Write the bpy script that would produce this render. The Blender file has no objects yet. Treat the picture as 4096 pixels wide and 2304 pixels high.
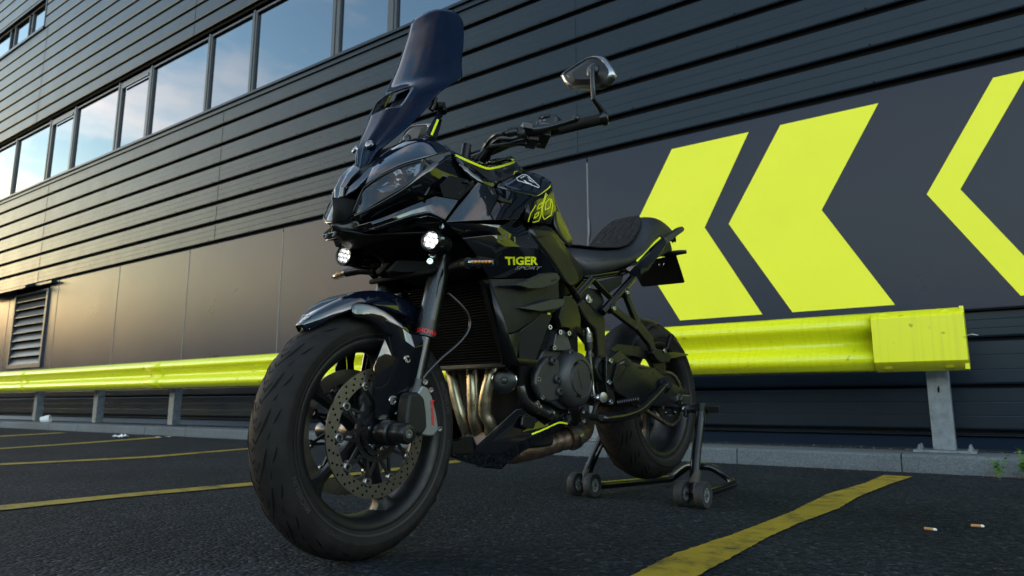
import bpy, bmesh, math, random
from mathutils import Vector, Matrix, noise
random.seed(7)
SC = bpy.context.scene
COL = SC.collection
R = math.radians
# ------------------------------------------------------------------ camera
CAMP = Vector((1.078821, 1.397779, 0.365504))
YAW, PITCH, ROLL, FPX = -2.4390358, 0.1700243, 0.0010255, 2729.1
FW = Vector((math.cos(PITCH)*math.cos(YAW), math.cos(PITCH)*math.sin(YAW), math.sin(PITCH)))
RT0 = Vector((math.sin(YAW), -math.cos(YAW), 0))
UP0 = RT0.cross(FW)
RT = math.cos(ROLL)*RT0 + math.sin(ROLL)*UP0
UP = -math.sin(ROLL)*RT0 + math.cos(ROLL)*UP0
cam_d = bpy.data.cameras.new('camera'); cam = bpy.data.objects.new('camera', cam_d); COL.objects.link(cam)
m = Matrix((RT, UP, -FW)).transposed().to_4x4(); m.translation = CAMP
cam.matrix_world = m
cam_d.sensor_width = 36; cam_d.lens = FPX/4096*36; cam_d.clip_start = .05; cam_d.clip_end = 2000
cam_d.dof.use_dof = True; cam_d.dof.focus_distance = 1.65; cam_d.dof.aperture_fstop = 7.1
SC.camera = cam
# ------------------------------------------------------------------ world and sun
SUN_AZ = R(-118); SUN_EL = R(8)     # direction in the xy plane (from +x towards +y) and height
w = bpy.data.worlds.new('World'); SC.world = w; w.use_nodes = True
nt = w.node_tree; N = nt.nodes; L = nt.links
bg = N['Background']
sky = N.new('ShaderNodeTexSky'); sky.sky_type = 'NISHITA'; sky.sun_disc = False
sky.sun_elevation = SUN_EL; sky.sun_rotation = math.pi/2 - SUN_AZ
sky.air_density = 1.3; sky.dust_density = .6; sky.ozone_density = 3.0
tc = N.new('ShaderNodeTexCoord')
mp = N.new('ShaderNodeMapping'); mp.inputs['Scale'].default_value = (1.0, 1.0, 3.2)
cl = N.new('ShaderNodeTexNoise'); cl.inputs['Scale'].default_value = 2.3; cl.inputs['Detail'].default_value = 7; cl.inputs['Roughness'].default_value = .55
cr = N.new('ShaderNodeValToRGB'); cr.color_ramp.elements[0].position = .47; cr.color_ramp.elements[1].position = .64
L.new(tc.outputs['Generated'], mp.inputs['Vector']); L.new(mp.outputs[0], cl.inputs['Vector']); L.new(cl.outputs['Fac'], cr.inputs[0])
mul = N.new('ShaderNodeMath'); mul.operation = 'MULTIPLY'; mul.inputs[1].default_value = .62
L.new(cr.outputs[0], mul.inputs[0])
cmx = N.new('ShaderNodeMix'); cmx.data_type = 'RGBA'
bw = N.new('ShaderNodeRGBToBW'); gain = N.new('ShaderNodeMix'); gain.data_type = 'RGBA'; gain.blend_type = 'MULTIPLY'; gain.inputs['Factor'].default_value = 1
gain.inputs['B'].default_value = (2.1, 2.02, 2.05, 1)
L.new(sky.outputs[0], bw.inputs[0]); L.new(bw.outputs[0], gain.inputs['A'])
L.new(mul.outputs[0], cmx.inputs['Factor']); L.new(sky.outputs[0], cmx.inputs['A']); L.new(gain.outputs['Result'], cmx.inputs['B'])
tnt = N.new('ShaderNodeMix'); tnt.data_type = 'RGBA'; tnt.blend_type = 'MULTIPLY'; tnt.inputs['Factor'].default_value = 1; tnt.inputs['B'].default_value = (1.17, 1.0, .86, 1)
L.new(cmx.outputs['Result'], tnt.inputs['A'])
# hazy bright band above the horizon, with an added golden lobe well off the sun
sx = N.new('ShaderNodeSeparateXYZ'); L.new(tc.outputs['Generated'], sx.inputs[0])
def mth(op, a, b=None):
    n_ = N.new('ShaderNodeMath'); n_.operation = op
    for k_, v_ in enumerate((a, b)):
        if v_ is None: continue
        if isinstance(v_, (int, float)): n_.inputs[k_].default_value = v_
        else: L.new(v_, n_.inputs[k_])
    return n_.outputs[0]
absz = mth('ABSOLUTE', sx.outputs[2])
band = mth('EXPONENT', mth('MULTIPLY', absz, -3.0))
hb = mth('MULTIPLY_ADD', band, 1.1); hb.node.inputs[2].default_value = 1.0
sc_ = N.new('ShaderNodeMix'); sc_.data_type = 'RGBA'; sc_.blend_type = 'MULTIPLY'; sc_.inputs['Factor'].default_value = 1
L.new(tnt.outputs['Result'], sc_.inputs['A']); L.new(hb, sc_.inputs['B'])
dt = mth('ADD', mth('MULTIPLY', sx.outputs[0], math.cos(R(-60))), mth('MULTIPLY', sx.outputs[1], math.sin(R(-60))))
glow = mth('MULTIPLY', mth('EXPONENT', mth('MULTIPLY', absz, -10.0)), mth('POWER', mth('MAXIMUM', dt, 0), 4.0))
gl_ = N.new('ShaderNodeMix'); gl_.data_type = 'RGBA'; gl_.blend_type = 'MULTIPLY'; gl_.inputs['B'].default_value = (8.0, 5.0, 1.7, 1)
L.new(glow, gl_.inputs['Factor']); L.new(sc_.outputs['Result'], gl_.inputs['A']); L.new(gl_.outputs['Result'], bg.inputs['Color'])
bg.inputs['Strength'].default_value = .15
sd = bpy.data.lights.new('sun', 'SUN'); sd.energy = .5; sd.angle = R(10); sd.color = (1, .88, .74)
sun = bpy.data.objects.new('sun', sd); COL.objects.link(sun)
sdir = Vector((math.cos(SUN_AZ)*math.cos(SUN_EL), math.sin(SUN_AZ)*math.cos(SUN_EL), math.sin(SUN_EL)))
sun.rotation_euler = sdir.to_track_quat('Z', 'Y').to_euler()
SC.view_settings.view_transform = 'Standard'; SC.view_settings.look = 'None'
SC.view_settings.exposure = 2.42; SC.view_settings.gamma = 1
# ------------------------------------------------------------------ pixel (of the 4096 photograph) to point
def ray(u, v): return FW*FPX + RT*(u-2048) - UP*(v-1152)
def PY(u, v, y): d = ray(u, v); return CAMP + d*((y-CAMP.y)/d.y)
def PX(u, v, x): d = ray(u, v); return CAMP + d*((x-CAMP.x)/d.x)
def PZ(u, v, z): d = ray(u, v); return CAMP + d*((z-CAMP.z)/d.z)
WA = R(95.2053)                                  # the wall runs along this direction
# ------------------------------------------------------------------ materials
MATS = {}
def mat(name, col=(.5,.5,.5), rough=.5, metal=0, coat=0, spec=.5, ior=None, noise_amt=0, noise_scale=20, bump=0, bump_scale=200, coat_rough=.03, rvar=0, emit=None, dust=0):
    m = bpy.data.materials.new(name); m.use_nodes = True
    nt = m.node_tree; N = nt.nodes; L = nt.links; b = N['Principled BSDF']
    b.inputs['Base Color'].default_value = (*col, 1); b.inputs['Roughness'].default_value = rough
    b.inputs['Metallic'].default_value = metal; b.inputs['Coat Weight'].default_value = coat
    b.inputs['Coat Roughness'].default_value = coat_rough; b.inputs['Specular IOR Level'].default_value = spec
    if ior: b.inputs['IOR'].default_value = ior
    if emit: b.inputs['Emission Color'].default_value = (*emit[:3], 1); b.inputs['Emission Strength'].default_value = emit[3]
    tc = N.new('ShaderNodeTexCoord')
    if noise_amt or rvar:
        n = N.new('ShaderNodeTexNoise'); n.inputs['Scale'].default_value = noise_scale; n.inputs['Detail'].default_value = 6; n.inputs['Roughness'].default_value = .6
        L.new(tc.outputs['Object'], n.inputs['Vector'])
        if noise_amt:
            mr = N.new('ShaderNodeMapRange'); mr.inputs[1].default_value = .25; mr.inputs[2].default_value = .75; mr.inputs[3].default_value = 1-noise_amt; mr.inputs[4].default_value = 1+noise_amt
            mx = N.new('ShaderNodeMix'); mx.data_type = 'RGBA'; mx.blend_type = 'MULTIPLY'; mx.inputs['Factor'].default_value = 1; mx.inputs['A'].default_value = (*col, 1)
            L.new(n.outputs['Fac'], mr.inputs[0]); L.new(mr.outputs[0], mx.inputs['B']); L.new(mx.outputs['Result'], b.inputs['Base Color'])
        if rvar:
            m2 = N.new('ShaderNodeMapRange'); m2.inputs[1].default_value = .3; m2.inputs[2].default_value = .7; m2.inputs[3].default_value = max(0, rough-rvar); m2.inputs[4].default_value = rough+rvar
            L.new(n.outputs['Fac'], m2.inputs[0]); L.new(m2.outputs[0], b.inputs['Roughness'])
    if bump:
        n2 = N.new('ShaderNodeTexNoise'); n2.inputs['Scale'].default_value = bump_scale; n2.inputs['Detail'].default_value = 4
        L.new(tc.outputs['Object'], n2.inputs['Vector'])
        bp = N.new('ShaderNodeBump'); bp.inputs['Strength'].default_value = bump; bp.inputs['Distance'].default_value = .002
        L.new(n2.outputs['Fac'], bp.inputs['Height']); L.new(bp.outputs[0], b.inputs['Normal'])
    if dust:
        # pale specks of dust and dead insects scattered over the surface
        vo = N.new('ShaderNodeTexVoronoi'); vo.inputs['Scale'].default_value = 75
        L.new(tc.outputs['Object'], vo.inputs['Vector'])
        lt = N.new('ShaderNodeMath'); lt.operation = 'LESS_THAN'; lt.inputs[1].default_value = .065
        L.new(vo.outputs['Distance'], lt.inputs[0])
        sp = N.new('ShaderNodeSeparateColor'); L.new(vo.outputs['Color'], sp.inputs[0])
        gt = N.new('ShaderNodeMath'); gt.operation = 'GREATER_THAN'; gt.inputs[1].default_value = 1-dust
        L.new(sp.outputs[0], gt.inputs[0])
        mu = N.new('ShaderNodeMath'); mu.operation = 'MULTIPLY'; L.new(lt.outputs[0], mu.inputs[0]); L.new(gt.outputs[0], mu.inputs[1])
        mx = N.new('ShaderNodeMix'); mx.data_type = 'RGBA'; mx.inputs['A'].default_value = (*col, 1); mx.inputs['B'].default_value = (.5,.5,.48,1)
        L.new(mu.outputs[0], mx.inputs['Factor']); L.new(mx.outputs['Result'], b.inputs['Base Color'])
    MATS[name] = m; return m
M = MATS
mat('gloss_black', (.0028,.0032,.0045), .045, 0, 1, .4, noise_amt=0, rvar=.015, noise_scale=6, dust=.04)
mat('navy_black', (.0025,.0045,.011), .07, 0, 1, .4, rvar=.02, noise_scale=6, dust=.07)
mat('grey_decal', (.017,.0172,.0178), .30, 0, .25, .5)
mat('satin_black', (.0055,.0058,.0065), .32, 0, 0, .42, rvar=.06, noise_scale=30, bump=.05, bump_scale=500)
mat('matte_black', (.006,.006,.006), .5, 0, 0, .3, rvar=.1, noise_scale=40, bump=.08, bump_scale=900)
mat('wing_black', (.013,.0155,.0195), .38, 0, 0, .5)
mat('dark_void', (.004,.004,.004), .8, 0, 0, .2)
mat('black_metal', (.008,.008,.009), .38, .1, 0, .32, rvar=.1, noise_scale=40)
mat('gloss_tube', (.0035,.0035,.004), .17, 0, .3, .35, rvar=.05, noise_scale=30, noise_amt=.5)
mat('engine_grey', (.030,.0305,.032), .44, .25, 0, .5, noise_amt=.2, noise_scale=60, bump=.12, bump_scale=700)
mat('engine_light', (.060,.061,.063), .42, .35, 0, .5, noise_amt=.25, noise_scale=50, bump=.12, bump_scale=600)
mat('rubber', (.0112,.0100,.0094), .70, 0, 0, .2, noise_amt=.55, noise_scale=38, bump=.25, bump_scale=500, rvar=.08)
mat('rubber_dark', (.004,.004,.004), .9, 0, 0, .1)
mat('rubber_raised', (.024,.021,.019), .7, 0, 0, .35)
mat('disc_steel', (.18,.16,.135), .33, .9, 0, .5, noise_amt=.18, noise_scale=120)
mat('dark_hole', (.003,.003,.003), .9, 0, 0, .1)
mat('chrome', (.38,.38,.38), .16, 1)
mat('titanium', (.30,.30,.30), .28, 1, noise_amt=.15)
mat('caliper_grey', (.20,.21,.205), .4, .4, noise_amt=.1)
mat('exhaust', (.46,.385,.26), .36, .92, noise_amt=.45, noise_scale=28, rvar=.12)
mat('exhaust_rust', (.12,.083,.062), .42, .8, noise_amt=.5, noise_scale=38, rvar=.15)
mat('lime', (.74,.80,.006), .32, 0, .3)
mat('red_paint', (.6,.01,.008), .4)
mat('white_paint', (.75,.75,.75), .4)
mat('silver_text', (.3,.3,.31), .35, .3)
mat('amber', (.75,.28,.02), .3)
mat('seat_vinyl', (.0155,.0165,.019), .46, 0, 0, .5, bump=.35, bump_scale=420, rvar=.06)
mat('seat_fabric', (.007,.007,.0075), .74, 0, .0, .3, bump=.4, bump_scale=900)
mat('radiator', (.008,.008,.009), .55, .4)
mat('chain', (.20,.17,.13), .4, .9, noise_amt=.4, noise_scale=90)
mat('cable', (.012,.012,.013), .3, 0, .2)
mat('stand_wheel', (.013,.0135,.0145), .72, noise_amt=.5, noise_scale=60)
mat('stand_hub', (.15,.155,.16), .5)
mat('scuffed', (.035,.028,.022), .7, noise_amt=.6, noise_scale=90)
mat('plate_black', (.002,.002,.002), .7, spec=.03)
mat('lamp_mirror', (.8,.8,.8), .05, 1)
mat('lamp_reflector', (.88,.88,.88), .30, .85)  # plain bright metal inside the unlit fog lamps
mat('radiator_fin', (.0028,.0032,.004), .6, 0, spec=.08)
def glassy(name, col, rough, ior, transp, tint):
    m = bpy.data.materials.new(name); m.use_nodes = True; nt = m.node_tree; N = nt.nodes; L = nt.links
    b = N['Principled BSDF']; b.inputs['Base Color'].default_value = (*col, 1); b.inputs['Roughness'].default_value = rough; b.inputs['IOR'].default_value = ior
    b.inputs['Coat Weight'].default_value = 0; b.inputs['Specular IOR Level'].default_value = .3 if 'smoke' in name else .5
    if 'smoke' in name: b.inputs['Specular Tint'].default_value = (.55,.72,1,1)
    t = N.new('ShaderNodeBsdfTransparent'); t.inputs[0].default_value = (*tint, 1)
    mx = N.new('ShaderNodeMixShader'); lw = N.new('ShaderNodeLayerWeight'); lw.inputs[0].default_value = .5; fr = N.new('ShaderNodeMath'); fr.operation = 'POWER'; fr.inputs[1].default_value = 4.0; L.new(lw.outputs['Facing'], fr.inputs[0])
    mr = N.new('ShaderNodeMapRange'); mr.inputs[3].default_value = 1-transp; mr.inputs[4].default_value = 1
    L.new(fr.outputs[0], mr.inputs[0]); L.new(mr.outputs[0], mx.inputs[0]); L.new(t.outputs[0], mx.inputs[1]); L.new(b.outputs[0], mx.inputs[2]); L.new(mx.outputs[0], N['Material Output'].inputs[0])
    M[name] = m
glassy('smoke_screen', (.0022,.0055,.018), .05, 1.36, .32, (.22,.28,.45))
glassy('clear_lens', (.02,.022,.025), .02, 1.6, .92, (.97,.98,1))
glassy('headlight_lens', (.004,.005,.006), .02, 1.9, .62, (.9,.92,.95))
mat('prow_sky_grey', (.030,.038,.055), .20, .2, .8)  # base colour lightened towards blue for the sky mirrored in the prow
mat('led_sky_glint', (.85,.83,.75), .35, emit=(1,.98,.94,1.1))  # emission stands in for sky mirrored in the unlit lamps
mat('bowl_grey', (.02,.021,.023), .35, .4)
# carbon fibre
def carbon():
    m = mat('carbon', (.02,.02,.022), .3, 0, .5, .2); N = m.node_tree.nodes; L = m.node_tree.links; b = N['Principled BSDF']
    tc = N.new('ShaderNodeTexCoord'); mp = N.new('ShaderNodeMapping'); mp.inputs['Rotation'].default_value = (R(45), R(20), R(45)); mp.inputs['Scale'].default_value = (170,170,170)
    ck = N.new('ShaderNodeTexChecker'); ck.inputs['Scale'].default_value = 1; ck.inputs[1].default_value = (.011,.011,.012,1); ck.inputs[2].default_value = (.003,.003,.0035,1)
    L.new(tc.outputs['Object'], mp.inputs[0]); L.new(mp.outputs[0], ck.inputs[0]); L.new(ck.outputs[0], b.inputs['Base Color'])
carbon()
# wall finishes
mat('panel_paint', (.0095,.0180,.044), .29, .04, 0, .27, rvar=.02, noise_scale=1.3, noise_amt=.05)
mat('cladding_paint', (.0055,.0100,.0195), .33, .04, 0, .28, noise_amt=.08, noise_scale=1.5, rvar=.03)
mat('cladding_groove', (.004,.004,.004), .8, 0, 0, .1)
mat('frame_paint', (.045,.05,.056), .4, .3)
mat('sealant', (.12,.125,.135), .5)
mat('chevron_film', (.84,.84,.018), .42, 0, 0, .4, noise_amt=.03, noise_scale=2)
mat('galvanised', (.17,.195,.22), .5, .6, noise_amt=.35, noise_scale=26, rvar=.1)
mat('weed', (.07,.17,.02), .6); mat('filter_tip', (.45,.22,.08), .8); mat('paper', (.7,.7,.68), .8); mat('leaf_litter', (.16,.07,.03), .8)
M['panel_paint'].node_tree.nodes['Principled BSDF'].inputs['Specular Tint'].default_value = (1.0, .90, .64, 1)
M['cladding_paint'].node_tree.nodes['Principled BSDF'].inputs['Specular Tint'].default_value = (.84, .98, 1.0, 1)
for k_, sc_k, st_k in (('panel_paint', 1.4, .10), ('cladding_paint', 2.2, .22)):      # slight oil-canning of thin sheet
    N_ = M[k_].node_tree.nodes; L_k = M[k_].node_tree.links
    t_k = N_.new('ShaderNodeTexCoord'); n_k = N_.new('ShaderNodeTexNoise'); n_k.inputs['Scale'].default_value = sc_k; n_k.inputs['Detail'].default_value = 2
    b_k = N_.new('ShaderNodeBump'); b_k.inputs['Strength'].default_value = st_k; b_k.inputs['Distance'].default_value = .02
    L_k.new(t_k.outputs['Object'], n_k.inputs['Vector']); L_k.new(n_k.outputs['Fac'], b_k.inputs['Height']); L_k.new(b_k.outputs[0], N_['Principled BSDF'].inputs['Normal'])
mat('pale_grit', (.10,.10,.098), .8)
def glass_pane():
    m = mat('window_glass', (.17,.19,.215), .03, 1.0); N = m.node_tree.nodes; L = m.node_tree.links; b = N['Principled BSDF']
    tc = N.new('ShaderNodeTexCoord'); n = N.new('ShaderNodeTexNoise'); n.inputs['Scale'].default_value = .9
    bp = N.new('ShaderNodeBump'); bp.inputs['Strength'].default_value = .12; bp.inputs['Distance'].default_value = .03
    L.new(tc.outputs['Object'], n.inputs['Vector']); L.new(n.outputs['Fac'], bp.inputs['Height']); L.new(bp.outputs[0], b.inputs['Normal'])
glass_pane()
def rail_paint():
    m = mat('rail_paint', (.72,.76,.008), .36, 0, .2); N = m.node_tree.nodes; L = m.node_tree.links; b = N['Principled BSDF']
    tc = N.new('ShaderNodeTexCoord'); mp = N.new('ShaderNodeMapping'); mp.inputs['Scale'].default_value = (45, 3, 1.5)
    n = N.new('ShaderNodeTexNoise'); n.inputs['Scale'].default_value = 1; n.inputs['Detail'].default_value = 5
    cr = N.new('ShaderNodeValToRGB'); cr.color_ramp.elements[0].position = .30; cr.color_ramp.elements[0].color = (.67,.69,.009,1); cr.color_ramp.elements[1].position = .50; cr.color_ramp.elements[1].color = (.74,.76,.008,1)
    n2 = N.new('ShaderNodeTexNoise'); n2.inputs['Scale'].default_value = 14; n2.inputs['Detail'].default_value = 6
    cr2 = N.new('ShaderNodeValToRGB'); cr2.color_ramp.elements[0].position = .27; cr2.color_ramp.elements[0].color = (.35,.35,.10,1); cr2.color_ramp.elements[1].position = .33; cr2.color_ramp.elements[1].color = (1,1,1,1)
    mx = N.new('ShaderNodeMix'); mx.data_type = 'RGBA'; mx.blend_type = 'MULTIPLY'; mx.inputs['Factor'].default_value = .8
    L.new(tc.outputs['Object'], mp.inputs[0]); L.new(mp.outputs[0], n.inputs['Vector']); L.new(n.outputs['Fac'], cr.inputs[0])
    L.new(tc.outputs['Object'], n2.inputs['Vector']); L.new(n2.outputs['Fac'], cr2.inputs[0])
    L.new(cr.outputs[0], mx.inputs['A']); L.new(cr2.outputs[0], mx.inputs['B']); L.new(mx.outputs['Result'], b.inputs['Base Color'])
rail_paint()
def stony(name, c1, c2, vscale, bumpd, rough, patch=.35, fleck=None, spec=.5):
    m = mat(name, c1, rough, 0, 0, spec); N = m.node_tree.nodes; L = m.node_tree.links; b = N['Principled BSDF']
    tc = N.new('ShaderNodeTexCoord')
    v = N.new('ShaderNodeTexVoronoi'); v.inputs['Scale'].default_value = vscale; v.inputs['Randomness'].default_value = 1
    L.new(tc.outputs['Object'], v.inputs['Vector'])
    sp = N.new('ShaderNodeSeparateColor'); L.new(v.outputs['Color'], sp.inputs[0])
    cr = N.new('ShaderNodeValToRGB'); e = cr.color_ramp.elements; e[0].color = (*c1, 1); e[1].color = (*c2, 1); e[0].position = .15; e[1].position = .95
    if fleck: x = e.new(.965); x.color = (*fleck, 1); e[1].position = .955
    L.new(sp.outputs[0], cr.inputs[0])
    n = N.new('ShaderNodeTexNoise'); n.inputs['Scale'].default_value = 1.1; n.inputs['Detail'].default_value = 8; n.inputs['Roughness'].default_value = .65
    L.new(tc.outputs['Object'], n.inputs['Vector'])
    mr = N.new('ShaderNodeMapRange'); mr.inputs[1].default_value = .3; mr.inputs[2].default_value = .7; mr.inputs[3].default_value = 1-patch; mr.inputs[4].default_value = 1+patch
    L.new(n.outputs['Fac'], mr.inputs[0])
    mx = N.new('ShaderNodeMix'); mx.data_type = 'RGBA'; mx.blend_type = 'MULTIPLY'; mx.inputs['Factor'].default_value = 1
    L.new(cr.outputs[0], mx.inputs['A']); L.new(mr.outputs[0], mx.inputs['B']); L.new(mx.outputs['Result'], b.inputs['Base Color'])
    n2 = N.new('ShaderNodeTexNoise'); n2.inputs['Scale'].default_value = vscale*.35; n2.inputs['Detail'].default_value = 6
    L.new(tc.outputs['Object'], n2.inputs['Vector'])
    ad = N.new('ShaderNodeMath'); ad.operation = 'SUBTRACT'; L.new(n2.outputs['Fac'], ad.inputs[0]); L.new(v.outputs['Distance'], ad.inputs[1])
    bp = N.new('ShaderNodeBump'); bp.inputs['Strength'].default_value = .9; bp.inputs['Distance'].default_value = bumpd
    L.new(ad.outputs[0], bp.inputs['Height']); L.new(bp.outputs[0], b.inputs['Normal'])
    return m
stony('asphalt', (.0050,.0074,.0104), (.0220,.0285,.0360), 95, .010, .9, .40, (.05,.052,.055), .12)
stony('concrete', (.068,.080,.092), (.105,.120,.134), 160, .002, .85, .22)
stony('gravel', (.005,.005,.006), (.025,.025,.025), 45, .02, .85, .3, (.14,.14,.135))
def line_paint():
    m = mat('line_paint', (.33,.26,.02), .7); N = m.node_tree.nodes; L = m.node_tree.links; b = N['Principled BSDF']
    tc = N.new('ShaderNodeTexCoord'); n = N.new('ShaderNodeTexNoise'); n.inputs['Scale'].default_value = 9; n.inputs['Detail'].default_value = 9; n.inputs['Roughness'].default_value = .7
    L.new(tc.outputs['Object'], n.inputs['Vector'])
    cr = N.new('ShaderNodeValToRGB'); e = cr.color_ramp.elements; e[0].position = .33; e[0].color = (.008,.008,.007,1); e[1].position = .62; e[1].color = (.29,.205,.006,1)
    x = e.new(.37); x.color = (.09,.06,.005,1); x2 = e.new(.5); x2.color = (.26,.18,.005,1)
    L.new(n.outputs['Fac'], cr.inputs[0]); L.new(cr.outputs[0], b.inputs['Base Color'])
    v = N.new('ShaderNodeTexVoronoi'); v.inputs['Scale'].default_value = 130; L.new(tc.outputs['Object'], v.inputs['Vector'])
    bp = N.new('ShaderNodeBump'); bp.inputs['Strength'].default_value = .5; bp.inputs['Distance'].default_value = .003
    L.new(v.outputs['Distance'], bp.inputs['Height']); L.new(bp.outputs[0], b.inputs['Normal'])
line_paint()
# ------------------------------------------------------------------ mesh helpers
class MB:
    def __init__(s): s.v = []; s.f = []; s.mi = []; s.cur = 0
    def add(s, vs, fs):
        o = len(s.v); s.v += [Vector(p) for p in vs]; s.f += [tuple(i+o for i in f) for f in fs]; s.mi += [s.cur]*len(fs); return s
    def box(s, a, b):
        x0,y0,z0 = a; x1,y1,z1 = b
        return s.add([(x0,y0,z0),(x1,y0,z0),(x1,y1,z0),(x0,y1,z0),(x0,y0,z1),(x1,y0,z1),(x1,y1,z1),(x0,y1,z1)],
                     [(0,3,2,1),(4,5,6,7),(0,1,5,4),(1,2,6,5),(2,3,7,6),(3,0,4,7)])
    def obox(s, c, ax, ay, az):          # centre and half-axes
        c, ax, ay, az = map(Vector, (c, ax, ay, az))
        vs = [c+i*ax+j*ay+k*az for k in (-1,1) for j in (-1,1) for i in (-1,1)]
        return s.add(vs, [(0,2,3,1),(4,5,7,6),(0,1,5,4),(1,3,7,5),(3,2,6,7),(2,0,4,6)])
    def tube(s, pts, r, n=12, caps=True, flat=None):
        pts = [Vector(p) for p in pts]; k = len(pts)
        rs = r if isinstance(r, (list, tuple)) else [r]*k
        t = (pts[1]-pts[0]).normalized(); a = Vector((0,0,1)) if abs(t.z) < .9 else Vector((1,0,0))
        u = t.cross(a).normalized(); vs = []; fs = []
        for i, p in enumerate(pts):
            if i == 0: t = (pts[1]-p)
            elif i == k-1: t = (p-pts[i-1])
            else: t = (pts[i+1]-p).normalized()+(p-pts[i-1]).normalized()
            t.normalize(); u = (u-t*u.dot(t)).normalized(); w_ = t.cross(u)
            for j in range(n):
                an = 2*math.pi*j/n; vs.append(p+(u*math.cos(an)+w_*math.sin(an))*rs[i])
        for i in range(k-1):
            for j in range(n): fs.append((i*n+j, i*n+(j+1)%n, (i+1)*n+(j+1)%n, (i+1)*n+j))
        if caps: fs += [tuple(range(n))[::-1], tuple((k-1)*n+j for j in range(n))]
        return s.add(vs, fs)
    def lathe(s, c, axis, prof, n=32, closed=False, ang=(0, 2*math.pi), ref=None):   # prof: (radius, along axis)
        c = Vector(c); a = Vector(axis).normalized()
        ref = Vector(ref) if ref else (Vector((0,0,1)) if abs(a.z) < .9 else Vector((1,0,0)))
        u = (ref-a*ref.dot(a)).normalized(); w_ = a.cross(u)
        full = abs(ang[1]-ang[0]-2*math.pi) < 1e-6; m_ = n if full else n+1
        vs = []; fs = []; k = len(prof)
        for j in range(m_):
            an = ang[0]+(ang[1]-ang[0])*j/n
            d = u*math.cos(an)+w_*math.sin(an)
            for (r, h) in prof: vs.append(c+d*r+a*h)
        for j in range(n):
            j2 = (j+1) % m_
            for i in range(k if closed else k-1):
                i2 = (i+1) % k
                fs.append((j*k+i, j2*k+i, j2*k+i2, j*k+i2))
        return s.add(vs, fs)
    def disc(s, c, axis, r, h=.002, n=24):
        return s.lathe(c, axis, [(1e-5,-h/2),(r,-h/2),(r,h/2),(1e-5,h/2)], n)
    def prism(s, poly, off):             # 3D polygon pushed by off, closed
        poly = [Vector(p) for p in poly]; off = Vector(off); n = len(poly)
        return s.add(poly+[p+off for p in poly], [tuple(range(n))[::-1], tuple(range(n, 2*n))]+[(i, (i+1)%n, n+(i+1)%n, n+i) for i in range(n)])
    def strip(s, A, B):                  # quads between two polylines
        n = len(A); return s.add(list(A)+list(B), [(i, i+1, n+i+1, n+i) for i in range(n-1)])
    def grid(s, rows):
        k = len(rows[0]); vs = [p for r_ in rows for p in r_]
        return s.add(vs, [(i*k+j, i*k+j+1, (i+1)*k+j+1, (i+1)*k+j) for i in range(len(rows)-1) for j in range(k-1)])
    def mirror(s):
        n = len(s.v); nf = list(s.f)
        s.v += [Vector((p.x, -p.y, p.z)) for p in s.v]; s.f += [tuple(n+i for i in f[::-1]) for f in nf]; s.mi += list(s.mi); return s
    def build(s, name, m, parent=None, bevel=0, seg=2, smooth=35, solid=0, sub=0, solid_off=-1, recalc=True, weld=False):
        me = bpy.data.meshes.new(name)
        a_ = parent
        while a_ is not None and not a_.get('_b'): a_ = a_.parent
        inv = a_.matrix_world.inverted() if a_ is not None else None
        vs = [inv @ p for p in s.v] if inv else s.v
        me.from_pydata([tuple(p) for p in vs], [], s.f)
        ms = m if isinstance(m, (list, tuple)) else [m]
        for x in ms: me.materials.append(MATS[x])
        for i, p in enumerate(me.polygons): p.material_index = s.mi[i]
        if recalc or weld:
            bm = bmesh.new(); bm.from_mesh(me)
            if weld: bmesh.ops.remove_doubles(bm, verts=bm.verts, dist=weld if isinstance(weld, float) else 1e-5)
            if recalc: bmesh.ops.recalc_face_normals(bm, faces=bm.faces)
            bm.to_mesh(me); bm.free()
        o = bpy.data.objects.new(name, me); COL.objects.link(o)
        if parent is not None: o.parent = parent
        if sub: md = o.modifiers.new('s', 'SUBSURF'); md.levels = sub; md.render_levels = sub
        if solid: md = o.modifiers.new('t', 'SOLIDIFY'); md.thickness = solid; md.offset = solid_off
        if bevel:
            md = o.modifiers.new('b', 'BEVEL'); md.width = bevel; md.segments = seg; md.limit_method = 'ANGLE'; md.angle_limit = R(28)
        if smooth:
            try: me.set_sharp_from_angle(angle=R(smooth))
            except Exception: pass
            me.polygons.foreach_set('use_smooth', [True]*len(me.polygons))
            if bevel: md.harden_normals = True
        return o
def empty(name, loc=(0,0,0), rz=0, label=None, cat=None, group=None):
    o = bpy.data.objects.new(name, None); COL.objects.link(o); o.location = loc; o.rotation_euler = (0,0,rz)
    o.empty_display_size = .1
    o.matrix_world = Matrix.Translation(Vector(loc)) @ Matrix.Rotation(rz, 4, 'Z')
    o['_b'] = 1
    tag(o, label, cat, group); return o
def tag(o, label=None, cat=None, group=None, kind=None):
    if label: o['label'] = label
    if cat: o['category'] = cat
    if group: o['group'] = group
    if kind: o['kind'] = kind
    return o
def struct(o): o['kind'] = 'structure'; return o
def rotw(o): o.rotation_euler.z = WA; return o
def text_mesh(txt, size, shear=0, bold=0, space=1, extrude=0):
    c = bpy.data.curves.new('t', 'FONT'); c.body = txt; c.size = size; c.shear = shear; c.offset = bold; c.space_character = space; c.align_x = 'CENTER'; c.align_y = 'CENTER'; c.resolution_u = 3
    o = bpy.data.objects.new('t', c); COL.objects.link(o)
    dg = bpy.context.evaluated_depsgraph_get(); dg.update()
    me = o.evaluated_get(dg).to_mesh()
    vs = [v.co.copy() for v in me.vertices]; fs = [tuple(p.vertices) for p in me.polygons]
    bpy.data.objects.remove(o); bpy.data.curves.remove(c)
    return vs, fs
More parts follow.
